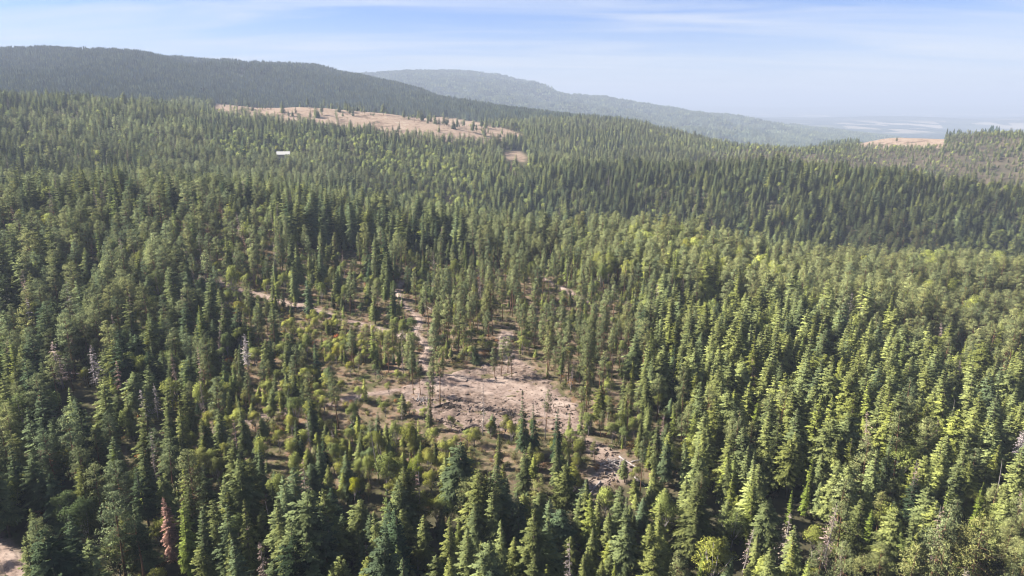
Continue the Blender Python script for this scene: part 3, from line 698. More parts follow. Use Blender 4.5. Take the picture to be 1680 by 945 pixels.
def tone(k, t):
    r, g, b = (float(q) for q in t); l = g; w = r / max(g, 1e-4)
    if k == 4: return 'pale grey' if l > .22 else ('rusty brown' if r > 1.35 * g else 'dull grey')
    if w > 1.25: return 'rusty orange'
    if w > .985: return 'golden green' if l > .13 else 'brownish green'
    if k == 2 and l > .15 and w > .76: return 'bright green'
    if w > .87: return 'pale yellow-green' if l > .20 else ('yellow-green' if l > .13 else 'olive green')
    return 'light green' if l > .18 else ('mid green' if l > .11 else 'dark green')
def build_labels():
    names = ['fir', 'pine', 'larch', 'broadleaf', 'snag', 'shrub']; rows = {}
    hand_ids = [j for j, h in enumerate(T['hand']) if h]; out = {}
    # a tree that stands hidden is no landmark
    need = {'rust-red': 0, 'ghostly': 2, 'golden maple': 44, 'thin bare snag': 7, 'bone-pale': 9, 'bottom-edge larch': 40, 'two bright larches': 32, 'silver snag': 4, "right stand's": 3, 'red-tipped': 17, 'big maple': 42,
            'dark bushy': 43, 'brown dead tree': 16, 'twiggy': 1, 'yellow maples': 51, 'orange bush': 60, 'red bush': 58, 'bright right larch': 35, 'yellow larch pair': 34, 'spindly': 26, 'dark firs': 29}
    ANCH[:] = [a for a in ANCH if all(w_ not in a[0] or cnt[hand_ids[q_]] >= 12 for w_, q_ in need.items())]
    A = np.array([a[1:] for a in ANCH], float); print('landmarks', len(ANCH))
    for q, j in enumerate(hand_ids):
        if q in HLAB: out[j] = HLAB[q]
    for j in np.nonzero(indiv)[0]:
        if j in out: continue
        k = int(T['kind'][j]); px, py = (mx[j], my[j]) if cnt[j] else (ut[j], .5 * (vt[j] + vb[j]))
        px = min(max(px, 0), 1680); py = min(max(py, 0), 945)
        dd = np.hypot(A[:, 0] - px, (A[:, 1] - py) * 1.2); a = int(np.argmin(dd))
        dx, dy = px - A[a, 0], py - A[a, 1]
        h = ('left' if dx < 0 else 'right') if abs(dx) > .41 * abs(dy) else ''
        v = ('behind' if dy < 0 else 'in front') if abs(dy) > .41 * abs(dx) else ''
        if v and h: where = ('behind and %s of' if v == 'behind' else 'in front and %s of') % h
        elif h: where = h + ' of'
        else: where = 'behind' if v == 'behind' else 'in front of'
        if dd[a] < 14: where = 'right beside'
        H = Hgt[j]; size = ['tall' if H > 24 else 'small' if H < 11 else '', 'tall' if H > 24 else 'small' if H < 12 else '', 'tall' if H > 22 else 'small' if H < 10 else '', 'tall' if H > 12.5 else 'small' if H < 7 else '', 'tall' if H > 17 else '', 'low' if H < 2.2 else 'big' if H > 3.4 else ''][k]
        wr = T['sx'][j] / max(T['sz'][j], .05) * (PROTO[KIND[k]][int(T['p'][j])]['R'] / PROTO[KIND[k]][int(T['p'][j])]['H']) / [.16, .13, .1, .27, .08, .53][k]
        shape = 'slender' if wr < .85 else 'broad' if wr > 1.25 else ''
        rows.setdefault((k, size, shape, tone(k, T['tint'][j]), where, a), []).append((dd[a], j))
    ordn = ['', 'second-closest', 'third-closest', 'fourth-closest', 'fifth-closest', 'sixth-closest', 'seventh-closest', 'eighth-closest', 'ninth-closest', 'tenth-closest']
    for (k, size, shape, tn, where, a), L_ in rows.items():
        L_.sort()
        for n, (_, j) in enumerate(L_):
            o = '' if len(L_) == 1 else ('closest' if n == 0 else ordn[n] if n < 10 else 'outermost')
            w = [x for x in (o, size, shape, tn, names[k]) if x]
            lab = ' '.join(w) + ' ' + where + ' ' + ANCH[a][0]
            if len(lab.replace('-', 'x').split()) > 16: lab = ' '.join([x for x in (o, size, tn, names[k]) if x]) + ' ' + where + ' ' + ANCH[a][0]
            if len(lab.replace('-', 'x').split()) > 16: lab = ' '.join([x for x in (o, tn, names[k]) if x]) + ' ' + where + ' ' + ANCH[a][0]
            out[j] = lab
    vals = list(out.values()); print('labels', len(vals), 'distinct', len(set(vals)))
    return out
LABEL = build_labels()

# ------------------------------------------------------------------ the individual trees
GROUPS = ['firs of the near forest', 'pines of the near forest', 'larches of the near forest', 'broadleaf trees of the near forest', 'dead standing trees', 'shrubs of the openings']
CATS = ['fir', 'pine', 'larch', 'broadleaf tree', 'dead tree', 'shrub']
SRC = {}
def make_tree(j, label):
    k = int(T['kind'][j]); kn = KIND[k]; pr = PROTO[kn][int(T['p'][j])]
    e = bpy.data.objects.new(kn, None); e.empty_display_size = .5; COL.objects.link(e)
    e.location = (T['x'][j], T['y'][j], T['z'][j]); e.rotation_euler = (float(LEAN[j, 0]), float(LEAN[j, 1]), float(T['rot'][j])); e.scale = (float(T['sx'][j]), float(T['sx'][j]), float(T['sz'][j]))
    tag(e, label, CATS[k], GROUPS[k])
    key = (kn, int(T['p'][j]))
    c = link('crown', pr['c'], e); c['tint'] = [float(q) for q in T['tint'][j]]
    t = link('trunk' if k != 5 else 'stem', pr['t'], e)
    SRC.setdefault(key, (c, t))
    return e
order = np.nonzero(indiv)[0]
for j in order:
    make_tree(j, LABEL[j])

# ------------------------------------------------------------------ the rest of the forest: one stuff object, instanced
def points_mesh(name, idx, keyof):
    me = bpy.data.meshes.new(name); n = len(idx)
    me.vertices.add(n); me.vertices.foreach_set('co', np.stack([T['x'][idx], T['y'][idx], T['z'][idx]], 1).astype(np.float32).ravel())
    put_attr(me, keyof, np.c_[LEAN[idx], T['rot'][idx]], np.stack([T['sx'][idx], T['sx'][idx], T['sz'][idx]], 1), T['tint'][idx])
    return me
def put_attr(me, pk, rot, scl, tint):
    n = len(pk)
    me.attributes.new('pick', 'INT', 'POINT').data.foreach_set('value', np.asarray(pk, np.int32))
    me.attributes.new('turn', 'FLOAT_VECTOR', 'POINT').data.foreach_set('vector', (rot if rot.ndim == 2 else np.stack([np.zeros(n), np.zeros(n), rot], 1)).astype(np.float32).ravel())
    me.attributes.new('size', 'FLOAT_VECTOR', 'POINT').data.foreach_set('vector', np.asarray(scl, np.float32).ravel())
    me.attributes.new('tint', 'FLOAT_COLOR', 'POINT').data.foreach_set('color', np.c_[tint, np.ones(n)].astype(np.float32).ravel())
def forest_nodes(name, sources, own=0):
    """instance each source (pairs of real tree parts, or the mesh's own template pieces) on the points that pick it"""
    g = bpy.data.node_groups.new(name, 'GeometryNodeTree')
    g.interface.new_socket('Geometry', in_out='INPUT', socket_type='NodeSocketGeometry'); g.interface.new_socket('Geometry', in_out='OUTPUT', socket_type='NodeSocketGeometry')
    N = g.nodes.new; L = g.links.new
    gi = N('NodeGroupInput'); go = N('NodeGroupOutput'); jn = N('GeometryNodeJoinGeometry'); L(jn.outputs[0], go.inputs[0])
    def attr(n, t):
        a = N('GeometryNodeInputNamedAttribute'); a.data_type = t; a.inputs[0].default_value = n; return a.outputs[0]
    pk, tu, sz = attr('pick', 'INT'), attr('turn', 'FLOAT_VECTOR'), attr('size', 'FLOAT_VECTOR')
    def eq(k):
        c = N('FunctionNodeCompare'); c.data_type = 'INT'; c.operation = 'EQUAL'; L(pk, c.inputs[2]); c.inputs[3].default_value = k; return c.outputs[0]
    for k in range(max(len(sources), own)):
        if own:
            sg = N('GeometryNodeSeparateGeometry'); L(gi.outputs[0], sg.inputs[0]); L(eq(-1 - k), sg.inputs[1]); inst = sg.outputs[0]
        else:
            j2 = N('GeometryNodeJoinGeometry')
            for o in sources[k]:
                oi = N('GeometryNodeObjectInfo'); oi.transform_space = 'ORIGINAL'; oi.inputs[0].default_value = o; L(oi.outputs['Geometry'], j2.inputs[0])
            inst = j2.outputs[0]
        ip = N('GeometryNodeInstanceOnPoints'); L(gi.outputs[0], ip.inputs['Points']); L(eq(k), ip.inputs['Selection']); L(inst, ip.inputs['Instance'])
        er = N('FunctionNodeEulerToRotation'); L(tu, er.inputs[0]); L(er.outputs[0], ip.inputs['Rotation']); L(sz, ip.inputs['Scale'])
        L(ip.outputs[0], jn.inputs[0])
    return g
def add_gn(o, g):
    m = o.modifiers.new('scatter', 'NODES'); m.node_group = g
keys = sorted(SRC)
kidx = {k: i for i, k in enumerate(keys)}
rest = np.nonzero(~indiv)[0]
rk = np.array([kidx.get((KIND[T['kind'][j]], int(T['p'][j])), 0) for j in rest])
tree_rest = rest[T['kind'][rest] != 5]; rk_t = rk[T['kind'][rest] != 5]
fo = link('forest', points_mesh('forest', tree_rest, rk_t)); tag(fo, 'dense mixed conifer forest covering the slopes beyond the near trees', 'forest', None, 'stuff')
add_gn(fo, forest_nodes('forest', [SRC[k] for k in keys]))

# undergrowth: low brush and dry tufts
ux, uy = grid_pts(60, 520, 2.6)
uz = height(ux, uy); d, u, v, r, a = zones(ux, uy, uz)
pr_ = .15 + .5 * d['open'] + .2 * d['front'] + .35 * d['hill'] + .2 * sstep(-.1, -.4, a)
k = (R_.random(len(ux)) < pr_) & (d['clear'] < -.3) & (d['spill'] < 0) & (d['track'] > .2)
ux, uy, uz = ux[k], uy[k], uz[k]; n = len(ux)
skeys = [i for i, q in enumerate(keys) if q[0] == 'shrub']
ut_ = tints(5, n, np.full(n, .3)); dry = R_.random(n) < .38; ut_[dry] = np.array([.20, .15, .08]) * R_.uniform(.7, 1.3, (dry.sum(), 1))
sr = rest[T['kind'][rest] == 5]
me = bpy.data.meshes.new('undergrowth'); n2 = n + len(sr)
me.vertices.add(n2); me.vertices.foreach_set('co', np.r_[np.c_[ux, uy, uz - .1], np.c_[T['x'][sr], T['y'][sr], T['z'][sr]]].astype(np.float32).ravel())
us = R_.uniform(.22, .62, (n, 1)) * np.array([[1.3, 1.3, .8]])
put_attr(me, np.r_[R_.choice(skeys, n), rk[T['kind'][rest] == 5]], R_.uniform(0, 6.28, n2), np.r_[us, np.stack([T['sx'][sr], T['sx'][sr], T['sz'][sr]], 1)], np.r_[ut_, T['tint'][sr]])
ug = link('undergrowth', me); tag(ug, 'low brush and dry tufts between the trees', 'undergrowth', None, 'stuff'); add_gn(ug, forest_nodes('undergrowth', [SRC[k] for k in keys]))

# distant ridges: whole clumps of far trees
def far_clump(seed, nt, rad):
    rg = np.random.default_rng(seed); V = []; F = []; var = []
    for _ in range(nt):
        ox, oy = rg.uniform(-rad, rad, 2); h = rg.uniform(12, 24); w = rg.uniform(2.2, 3.6); ti = 5; bv = rg.uniform(.3, .7)
        for t in range(ti):
            z0 = h * (t / ti) * .92 + 1; z1 = z0 + h / ti * 1.7; ww = w * (1 - t / ti) ** .85 + .3; n = 7; b = len(V); a0 = rg.uniform(0, 6)
            V.append((ox, oy, min(z1, h)))
            for q in range(n * 2):
                rr = ww * (rg.uniform(.85, 1.2) if q % 2 else .5); V.append((ox + math.cos(a0 + q * PI / n) * rr, oy + math.sin(a0 + q * PI / n) * rr, z0 + (0 if q % 2 else .6)))
            for q in range(n * 2):
                F.append((b, b + 1 + q, b + 1 + (q + 1) % (2 * n))); var.append(np.clip(bv + rg.normal(0, .15), 0, 1))
    return V, F, var
NC = 4
x4, y4 = grid_pts(1850, 3500, 13.5, .3, 20); x5, y5 = grid_pts(3500, 9500, 38, .3, 20)
k5 = R_.random(len(x5)) < 1; X = np.r_[x4, x5]; Y = np.r_[y4, y5]; big = np.r_[np.zeros(len(x4)), np.ones(len(x5))]
Z = height(X, Y); d, u, v, r, a = zones(X, Y, Z)
k = (R_.random(len(X)) < .93) & (d['wheat'] < .5) & (d['gold'] < .5) & ~((Z < -170) & (r > 2500)) & ~((d['brown'] > .4) & (R_.random(len(X)) < .75)) & (fbm(X / 60, Y / 60, 90, 3) > .27)
X, Y, Z, big = X[k], Y[k], Z[k], big[k]; n = len(X)
V = []; F = []; var = []; pk = []
for c in range(NC):
    v_, f_, a_ = far_clump(50 + c, 7, 8.5); b = len(V); V += v_; F += [tuple(i + b for i in q) for q in f_]; var += a_; pk += [-1 - c] * len(v_)
nb = len(V)
me = mesh_from('distant_forest', V + np.stack([X, Y, Z], 1).tolist(), F, [M_LEAF], var=var)
s5 = np.where(big > .5, R_.uniform(.8, 1.3, n), R_.uniform(.75, 1.15, n)); sxy = np.where(big > .5, 3.0, 1.0) * s5
put_attr(me, np.r_[pk, R_.integers(0, NC, n)], R_.uniform(0, 6.28, nb + n), np.r_[np.ones((nb, 3)), np.c_[sxy, sxy, s5]], np.r_[np.full((nb, 3), .05), tints(0, n, np.full(n, .2)) * np.array([[1.0, 1.05, 1.75]])])  # tint pushed to blue: distance haze painted into the foliage colour
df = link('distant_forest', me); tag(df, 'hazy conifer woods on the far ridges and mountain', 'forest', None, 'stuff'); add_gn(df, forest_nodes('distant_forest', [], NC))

# ------------------------------------------------------------------ the ground
th = np.unique(np.r_[np.linspace(-PI, -.9, 40), np.linspace(-.9, .9, 620), np.linspace(.9, PI, 40)])[:-1]
rr = np.r_[0.5, np.exp(np.linspace(math.log(4), math.log(66000), 900))]
TH, RR = np.meshgrid(th, rr); GX, GY = RR * np.sin(TH), RR * np.cos(TH)
GZ = height(GX, GY)
nt_, nr = len(th), len(rr)
i, j = np.meshgrid(np.arange(nr - 1), np.arange(nt_), indexing='ij'); j2 = (j + 1) % nt_
F = np.stack([i * nt_ + j, i * nt_ + j2, (i + 1) * nt_ + j2, (i + 1) * nt_ + j], -1).reshape(-1, 4)
gm = mesh_from('ground', np.stack([GX, GY, GZ], -1).reshape(-1, 3), F, [ground_mat()], smooth=True)
fx, fy, fz = GX.ravel(), GY.ravel(), GZ.ravel()
d, u, v, r, a = zones(fx, fy, fz)
bare = np.maximum(sstep(1.8, .2, d['track']) * .8, sstep(-1.5, 1.0, d['spill']) * .9)
opn = np.maximum(d['open'], d['hill'] * .9)
plain = sstep(-120, -165, fz) * sstep(2000, 2600, r)
farf = sstep(1700, 2200, r) * (1 - plain) * (1 - d['wheat'])
gold = np.maximum(np.maximum(d['gold'], d['wheat']), d['meadow'])
gm.attributes.new('cover', 'FLOAT_COLOR', 'POINT').data.foreach_set('color', np.stack([bare, gold, opn, np.ones_like(r)], 1).astype(np.float32).ravel())
gm.attributes.new('land', 'FLOAT_COLOR', 'POINT').data.foreach_set('color', np.stack([d['brown'] * (1 - gold) * (r < 1900), plain, farf * (1 - d['gold']), np.ones_like(r)], 1).astype(np.float32).ravel())
go_ = link('ground', gm); tag(go_, None, None, None, 'structure')

# the bare dirt clearing, rutted and littered, laid over the ground
M_SOIL = soil_mat('bare_dirt', 1.0, True); M_TRACK = soil_mat('track_dirt', 1.1)
px = np.array(CLEARING)
gx, gy = np.meshgrid(np.arange(px[:, 0].min() - 6, px[:, 0].max() + 6, .6), np.arange(px[:, 1].min() - 6, px[:, 1].max() + 6, .6))
sd = signed_poly(gx.ravel(), gy.ravel(), CLEARING).reshape(gx.shape) + (fbm(gx / 5, gy / 5, 31, 3) - .5) * 5
gz = height(gx, gy) + np.clip(sd * .25, -.8, .3) + (fbm(gx / 2.2, gy / 2.2, 33, 4) - .5) * .7 + (fbm(gx / 9, gy / 4, 35, 2) - .5) * 1.0 * sstep(0, 4, sd)
ny, nx = gx.shape
i, j = np.meshgrid(np.arange(ny - 1), np.arange(nx - 1), indexing='ij')
F = np.stack([i * nx + j, i * nx + j + 1, (i + 1) * nx + j + 1, (i + 1) * nx + j], -1).reshape(-1, 4)
F = F[(sd.ravel()[F] > -2.5).any(1)]
BAND = world_poly([(650, 640), (700, 630), (770, 629), (830, 640), (880, 655), (950, 690)])
bd = dist_line(gx.ravel(), gy.ravel(), BAND) + (fbm(gx / 6, gy / 6, 41, 3).ravel() - .5) * 7
wn = sstep(9.5, 5.5, bd); gz = gz + ((fbm(gx / 1.1, gy / 1.1, 43, 3) - .5) * 1.0).reshape(gx.shape) * (1 - wn).reshape(gx.shape)
cm = mesh_from('dirt_clearing', np.stack([gx, gy, gz], -1).reshape(-1, 3), F, [M_SOIL], smooth=True)
cm.attributes.new('worn', 'FLOAT', 'POINT').data.foreach_set('value', wn.astype(np.float32))
cl = link('dirt_clearing', cm); tag(cl, None, None, None, 'structure')
for line, w in TRACKS:
    L_ = np.array(line); seg = np.r_[0, np.cumsum(np.hypot(*np.diff(L_, axis=0).T))]
    s = np.arange(0, seg[-1], 1.0); cxx = np.interp(s, seg, L_[:, 0]); cyy = np.interp(s, seg, L_[:, 1])
    for _ in range(12):
        cxx[1:-1] = (cxx[:-2] + 2 * cxx[1:-1] + cxx[2:]) / 4; cyy[1:-1] = (cyy[:-2] + 2 * cyy[1:-1] + cyy[2:]) / 4
    tx, ty = np.gradient(cxx), np.gradient(cyy); ln = np.hypot(tx, ty); tx, ty = tx / ln, ty / ln
    o = np.linspace(-1.25, 1.25, 11) * w
    X2 = cxx[:, None] - ty[:, None] * o; Y2 = cyy[:, None] + tx[:, None] * o
    Z2 = height(X2, Y2) + .25 - .55 * sstep(.7, 1.25, np.abs(o / w) + (fbm(X2 / 3, Y2 / 3, 37, 2) - .5) * .5) - .09 * np.exp(-((np.abs(o) - .9) / .3) ** 2)
    i, j = np.meshgrid(np.arange(len(s) - 1), np.arange(10), indexing='ij')
    F = np.stack([i * 11 + j, i * 11 + j + 1, (i + 1) * 11 + j + 1, (i + 1) * 11 + j], -1).reshape(-1, 4)
    tag(link('dirt_track', mesh_from('dirt_track', np.stack([X2, Y2, Z2], -1).reshape(-1, 3), F, [M_TRACK], smooth=True)), None, None, None, 'structure')

# ------------------------------------------------------------------ logs, slash, rubble, buildings
def ground_at(x, y): return float(height(np.array([x]), np.array([y]))[0])
def fallen_log(u0, v0, u1, v1, r, m, label, stubs=3, lift=.35):
    x0, y0 = ground_px(u0, v0); x1, y1 = ground_px(u1, v1); rg = np.random.default_rng(int(u0 * 7 + v0))
    z0, z1 = ground_at(x0, y0), ground_at(x1, y1); ln = math.dist((x0, y0, z0), (x1, y1, z1))
    e = bpy.data.objects.new('fallen_log', None); COL.objects.link(e); e.location = (x0, y0, z0); tag(e, label, 'log', 'logs lying on the cleared ground')
    d = np.array([x1 - x0, y1 - y0, z1 - z0]); n = 6; t = np.linspace(0, 1, n)
    p = d * t[:, None] + np.c_[rg.normal(0, .08, n), rg.normal(0, .08, n), np.full(n, lift)]
    link('stem', mesh_from('log_stem', *tube(p, r * (1 - .6 * t), 8), [m], smooth=True), e)
    for i in range(stubs):
        a = p[1] + (p[4] - p[1]) * rg.uniform(0, 1); q = a + np.array([rg.normal(0, .6), rg.normal(0, .6), rg.uniform(.3, 1.1)])
        link('branch', mesh_from('log_branch', *tube([a, q], [r * .35, r * .1], 5), [m], smooth=True), e)
for a in [(712, 672, 758, 655, .34, M_CHAR, 'long charred log lying across the upper left of the clearing'), (735, 668, 752, 676, .28, M_CHAR, 'short black log beside the left slash pile'),
          (790, 676, 812, 668, .2, M_CHAR, 'dark log between the two slash piles'), (716, 690, 748, 700, .25, M_CHAR, 'dark log near the lower left rim of the clearing'), (846, 700, 842, 676, .28, M_CHAR, 'black log pointing downhill from the big slash pile'),
          (824, 688, 852, 690, .25, M_CHAR, 'black log at the foot of the big slash pile'), (762, 708, 774, 702, .3, M_CHAR, 'stubby dark log at the bottom rim of the clearing'), (742, 694, 728, 684, .2, M_CHAR, 'thin dark log left of the clearing centre'),
          (1015, 752, 1052, 776, .3, M_GREY, 'long pale log lying down the dirt spill'), (1035, 760, 1062, 757, .25, M_GREY, 'pale log lying level above the dirt spill'), (985, 792, 968, 812, .35, M_GREY, 'thick pale log at the foot of the dirt spill'),
          (1040, 785, 1058, 800, .25, M_GREY, 'pale log below the spindly lone pine'), (990, 768, 1016, 776, .22, M_GREY, 'thin pale log across the middle of the dirt spill'), (575, 558, 560, 545, .25, M_GREY, 'pale log on the brushy slope below the diagonal track'),
          (492, 568, 502, 556, .22, M_GREY, 'grey log leaning in brush left of the diagonal track'), (690, 498, 712, 512, .25, M_GREY, 'pale log beside the rutted track behind the clearing')]:
    fallen_log(*a)
def slash_pile(u, v, rad, hgt, n, m, label):
    x, y = ground_px(u, v); z = ground_at(x, y); rg = np.random.default_rng(int(u))
    e = bpy.data.objects.new('slash_pile', None); COL.objects.link(e); e.location = (x, y, z); tag(e, label, 'slash pile', 'slash piles in the clearing')
    for nm, c, rr_ in (('branch_tangle', n, (.05, .015)), ('heaped_logs', 9, (.2, .13))):
        parts = []
        for i in range(c):
            a = rg.uniform(0, 6.28); b = rg.uniform(0, rad) ; p = np.array([math.cos(a) * b * 1.3, math.sin(a) * b, rg.uniform(0, hgt) * (1 - b / rad * .8)])
            d = np.array([rg.normal(0, 1), rg.normal(0, 1), rg.normal(0, .35)]); d = d / np.linalg.norm(d) * rg.uniform(.7, 1.9) * (1.4 if nm != 'branch_tangle' else 1)
            parts.append(tube([p - d, p + d * .2 + [0, 0, .1], p + d], [rr_[0], rr_[0] * .8, rr_[1]], 5))
        o = link(nm, mesh_from(nm, *join(parts), [m]), e)
        o['kind'] = 'stuff'
slash_pile(836, 684, 2.6, 1.9, 90, M_CHAR, 'big black slash pile of burnt branches in the clearing')
slash_pile(738, 670, 3.2, 1.0, 80, M_CHAR, 'low sprawling dark slash pile on the left of the clearing')
slash_pile(1008, 762, 3.0, .9, 70, M_GREY, 'pale heap of grey brush on the dirt spill')
slash_pile(690, 660, 2.0, 1.0, 50, M_GREY, 'small grey brush heap by the pines of the clearing')
# rubble and wood scraps strewn over the bare soil
parts = []; rg = np.random.default_rng(5)
bx = np.array(CLEARING + SPILL)
while len(parts) < 620:
    x = rg.uniform(bx[:, 0].min(), bx[:, 0].max(), 60); y = rg.uniform(bx[:, 1].min(), bx[:, 1].max(), 60)
    ok = np.maximum(signed_poly(x, y, CLEARING), signed_poly(x, y, SPILL)) > .6; up_ = project(x, y, height(x, y))[1]
    ok &= rg.random(60) < np.where((up_ > 655) | (x > 22), .9, .18)
    for x_, y_, z_ in zip(x[ok], y[ok], height(x[ok], y[ok])):
        s_ = rg.uniform(.12, .34); a = rg.uniform(0, 6.28); l = s_ * rg.choice([1, 1, 2.5, 5]); w = s_ * (1 if l < 1 else .45)
        c, n_ = math.cos(a), math.sin(a); z_ += .3
        pts = [(-l, -w, -.1), (l, -w, -.1), (l, w, -.1), (-l, w, -.1), (-l * .7, -w * .5, s_), (l * .8, -w * .6, s_ * .8), (l * .6, w * .6, s_), (-l * .8, w * .5, s_ * .7)]
        parts.append(([(x_ + px_ * c - py_ * n_, y_ + px_ * n_ + py_ * c, z_ + pz_) for px_, py_, pz_ in pts], [(3, 2, 1, 0), (4, 5, 6, 7), (0, 1, 5, 4), (1, 2, 6, 5), (2, 3, 7, 6), (3, 0, 4, 7)]))
tag(link('rubble', mesh_from('rubble', *join(parts), [bark_mat('scraps', (.05, .04, .035), (.20, .15, .12), 1.0)])), 'stones and wood scraps strewn over the dirt', 'rubble', None, 'stuff')
M_ROOF = plain_mat('pale_metal_roof', (.3, .3, .29), .7, .04); M_WALL = plain_mat('weathered_siding', (.30, .26, .21)); M_PANE = plain_mat('window_glass', (.03, .035, .04), .1)
def house(name, u, v, Y, Lh, Wh, eave, ridge, rot, label, cat, roofm=None):
    x, y, _ = ray_at(u, v, Y); z = ground_at(x, y)
    e = bpy.data.objects.new(name, None); COL.objects.link(e); e.location = (x, y, z - .2); e.rotation_euler = (0, 0, rot); tag(e, label, cat)
    a, b = Lh / 2, Wh / 2
    V = [(-a, -b, 0), (a, -b, 0), (a, b, 0), (-a, b, 0), (-a, -b, eave), (a, -b, eave), (a, b, eave), (-a, b, eave), (-a, 0, ridge - .15), (a, 0, ridge - .15)]
    link('wall', mesh_from('wall', V, [(0, 1, 5, 4), (2, 3, 7, 6), (1, 2, 6, 9, 5), (3, 0, 4, 8, 7)], [M_WALL]), e)
    o_, q = .6, .12; sl_ = (ridge - eave) / b
    for s in (-1, 1):
        V = [(-a - o_, s * (b + o_), eave - sl_ * o_), (a + o_, s * (b + o_), eave - sl_ * o_), (a + o_, 0, ridge), (-a - o_, 0, ridge)]
        V += [(p[0], p[1], p[2] + q) for p in V]
        F_ = [(0, 1, 2, 3), (7, 6, 5, 4), (0, 4, 5, 1), (1, 5, 6, 2), (2, 6, 7, 3), (3, 7, 4, 0)]
        link('roof', mesh_from('roof', V, F_, [roofm or M_ROOF]), e)
    for k in (-.3, .3):
        X0 = a * k * 2 - .6; V = [(X0, -b - .05, 1.1), (X0 + 1.2, -b - .05, 1.1), (X0 + 1.2, -b - .05, 2.3), (X0, -b - .05, 2.3)]
        V += [(p[0], p[1] + .1, p[2]) for p in V]
        link('window', mesh_from('window', V, [(0, 1, 2, 3), (7, 6, 5, 4), (0, 4, 5, 1), (1, 5, 6, 2), (2, 6, 7, 3), (3, 7, 4, 0)], [M_PANE]), e)
house('house', *HOUSES[0], 17, 9, 8.5, 12, .12, 'house with a bright white roof half sunk in the far forest', 'house')

# ------------------------------------------------------------------ haze, sky, sun, camera
hz = bpy.data.meshes.new('haze'); zt = float(GZ.max()) + 30; zb = float(GZ.min()) - 1.5; e = 70000.0
hv = [(sx * e, sy * e, z) for z in (zb, zt) for sx, sy in ((-1, -1), (1, -1), (1, 1), (-1, 1))]
hz.from_pydata(hv, [], [(3, 2, 1, 0), (4, 5, 6, 7), (0, 1, 5, 4), (1, 2, 6, 5), (2, 3, 7, 6), (3, 0, 4, 7)])
m, nt, N, L = mat('haze_air')
pv = N('ShaderNodeVolumePrincipled'); pv.inputs['Color'].default_value = (.39, .455, .575, 1); pv.inputs['Density'].default_value = 1.45e-4; pv.inputs['Anisotropy'].default_value = 0
o = N('ShaderNodeOutputMaterial'); L(pv.outputs[0], o.inputs['Volume']); hz.materials.append(m)
tag(link('haze', hz), None, None, None, 'stuff')

W = bpy.data.worlds.new('World'); S.world = W; W.use_nodes = True; nt = W.node_tree; nt.nodes.clear()
N = lambda t, **k: _node(nt, t, k); L = nt.links.new
sky = N('ShaderNodeTexSky', sky_type='NISHITA', sun_disc=False, sun_elevation=SUN_EL, sun_rotation=-(PI / 2 - SUN_AHEAD), altitude=900, air_density=1.0, dust_density=.6, ozone_density=2.0)
tc = N('ShaderNodeTexCoord'); sx = N('ShaderNodeSeparateXYZ'); L(tc.outputs['Generated'], sx.inputs[0])
mz = N('ShaderNodeMath', operation='MAXIMUM'); L(sx.outputs[2], mz.inputs[0]); mz.inputs[1].default_value = .02
ad = N('ShaderNodeMath', operation='ADD'); L(mz.outputs[0], ad.inputs[0]); ad.inputs[1].default_value = .08
dx = N('ShaderNodeMath', operation='DIVIDE'); L(sx.outputs[0], dx.inputs[0]); L(ad.outputs[0], dx.inputs[1])
dy = N('ShaderNodeMath', operation='DIVIDE'); L(sx.outputs[1], dy.inputs[0]); L(ad.outputs[0], dy.inputs[1])
cb = N('ShaderNodeCombineXYZ'); L(dx.outputs[0], cb.inputs[0]); L(dy.outputs[0], cb.inputs[1])
mp = N('ShaderNodeMapping'); mp.inputs['Rotation'].default_value = (0, 0, math.radians(8)); mp.inputs['Scale'].default_value = (.42, 1.5, 1); L(cb.outputs[0], mp.inputs[0])
n1 = N('ShaderNodeTexNoise'); n1.inputs['Scale'].default_value = .9; n1.inputs['Detail'].default_value = 7; n1.inputs['Roughness'].default_value = .55; n1.inputs['Distortion'].default_value = .6; L(mp.outputs[0], n1.inputs[0])
rp = N('ShaderNodeValToRGB'); rp.color_ramp.elements[0].position = .42; rp.color_ramp.elements[0].color = (0, 0, 0, 1); rp.color_ramp.elements[1].position = .72; rp.color_ramp.elements[1].color = (.75, .75, .75, 1); L(n1.outputs[0], rp.inputs[0])
mx = N('ShaderNodeMix', data_type='RGBA'); L(rp.outputs[0], mx.inputs[0])
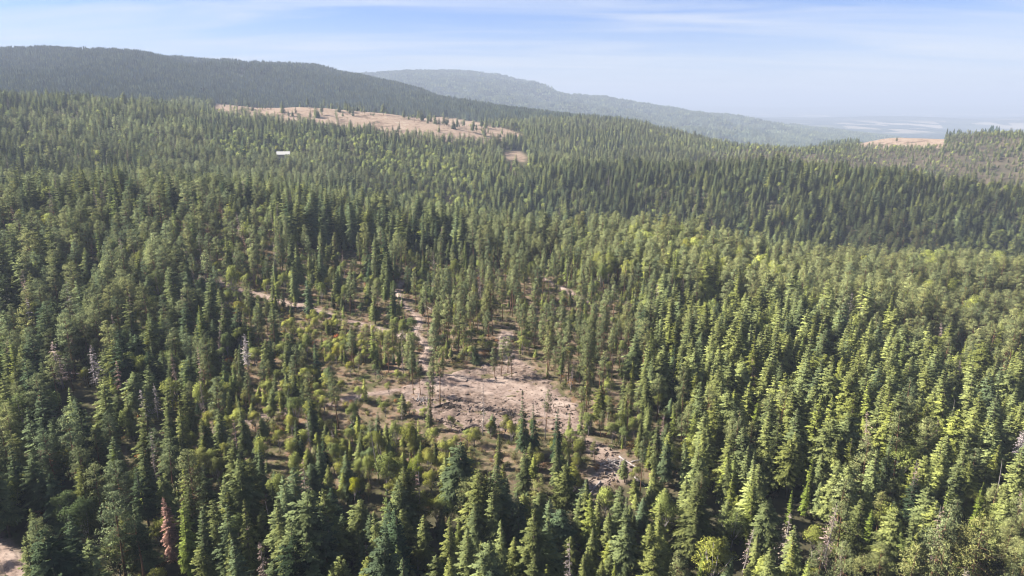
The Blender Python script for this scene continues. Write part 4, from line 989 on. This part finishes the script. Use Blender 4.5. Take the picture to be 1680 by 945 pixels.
tn = N('ShaderNodeMix', data_type='RGBA', blend_type='MULTIPLY'); tn.inputs[0].default_value = 1; L(sky.outputs[0], tn.inputs[6]); tn.inputs[7].default_value = (.43, .525, .80, 1); L(tn.outputs[2], mx.inputs[6]); mx.inputs[7].default_value = (4.15, 4.4, 4.85, 1)
hr = N('ShaderNodeMapRange', interpolation_type='SMOOTHSTEP'); hr.inputs[1].default_value = .0; hr.inputs[2].default_value = .13; hr.inputs[3].default_value = .62; hr.inputs[4].default_value = 0; L(sx.outputs[2], hr.inputs[0])
h2 = N('ShaderNodeMix', data_type='RGBA'); L(hr.outputs[0], h2.inputs[0]); L(mx.outputs[2], h2.inputs[6]); h2.inputs[7].default_value = (4.15, 4.3, 4.55, 1)
bg = N('ShaderNodeBackground'); bg.inputs[1].default_value = .05; L(h2.outputs[2], bg.inputs[0])
wo = N('ShaderNodeOutputWorld'); L(bg.outputs[0], wo.inputs[0])

sl = bpy.data.lights.new('sun', 'SUN'); sl.energy = 5.0; sl.angle = math.radians(.53); sl.color = (1, .93, .82)
so = link('sun', sl)
from mathutils import Vector
ts = Vector((-math.cos(SUN_EL) * math.cos(SUN_AHEAD), math.cos(SUN_EL) * math.sin(SUN_AHEAD), math.sin(SUN_EL)))
so.rotation_euler = ts.to_track_quat('Z', 'Y').to_euler()
so.location = (0, 0, 300)

cam = bpy.data.cameras.new('camera'); co = link('camera', cam, None, (0, 0, CAMZ)); co.rotation_euler = (PI / 2 - PITCH, 0, 0)
cam.sensor_width = 36; cam.lens = 36 * FPX / 1680; cam.clip_start = .5; cam.clip_end = 150000
S.camera = co
S.view_settings.view_transform = 'Standard'; S.view_settings.look = 'None'; S.view_settings.gamma = 1; S.view_settings.exposure = 2.08
S.render.engine = 'CYCLES'; C = S.cycles
C.max_bounces = 4; C.diffuse_bounces = 2; C.glossy_bounces = 1; C.transmission_bounces = 2; C.volume_bounces = 0; C.transparent_max_bounces = 4
C.use_denoising = True; C.filter_width = 1.1; C.caustics_reflective = False; C.caustics_refractive = False; C.sample_clamp_indirect = 6
print('trees', NT, 'individual', int(indiv.sum()), [int((indiv & (T['kind'] == k)).sum()) for k in range(6)], 'far', n)
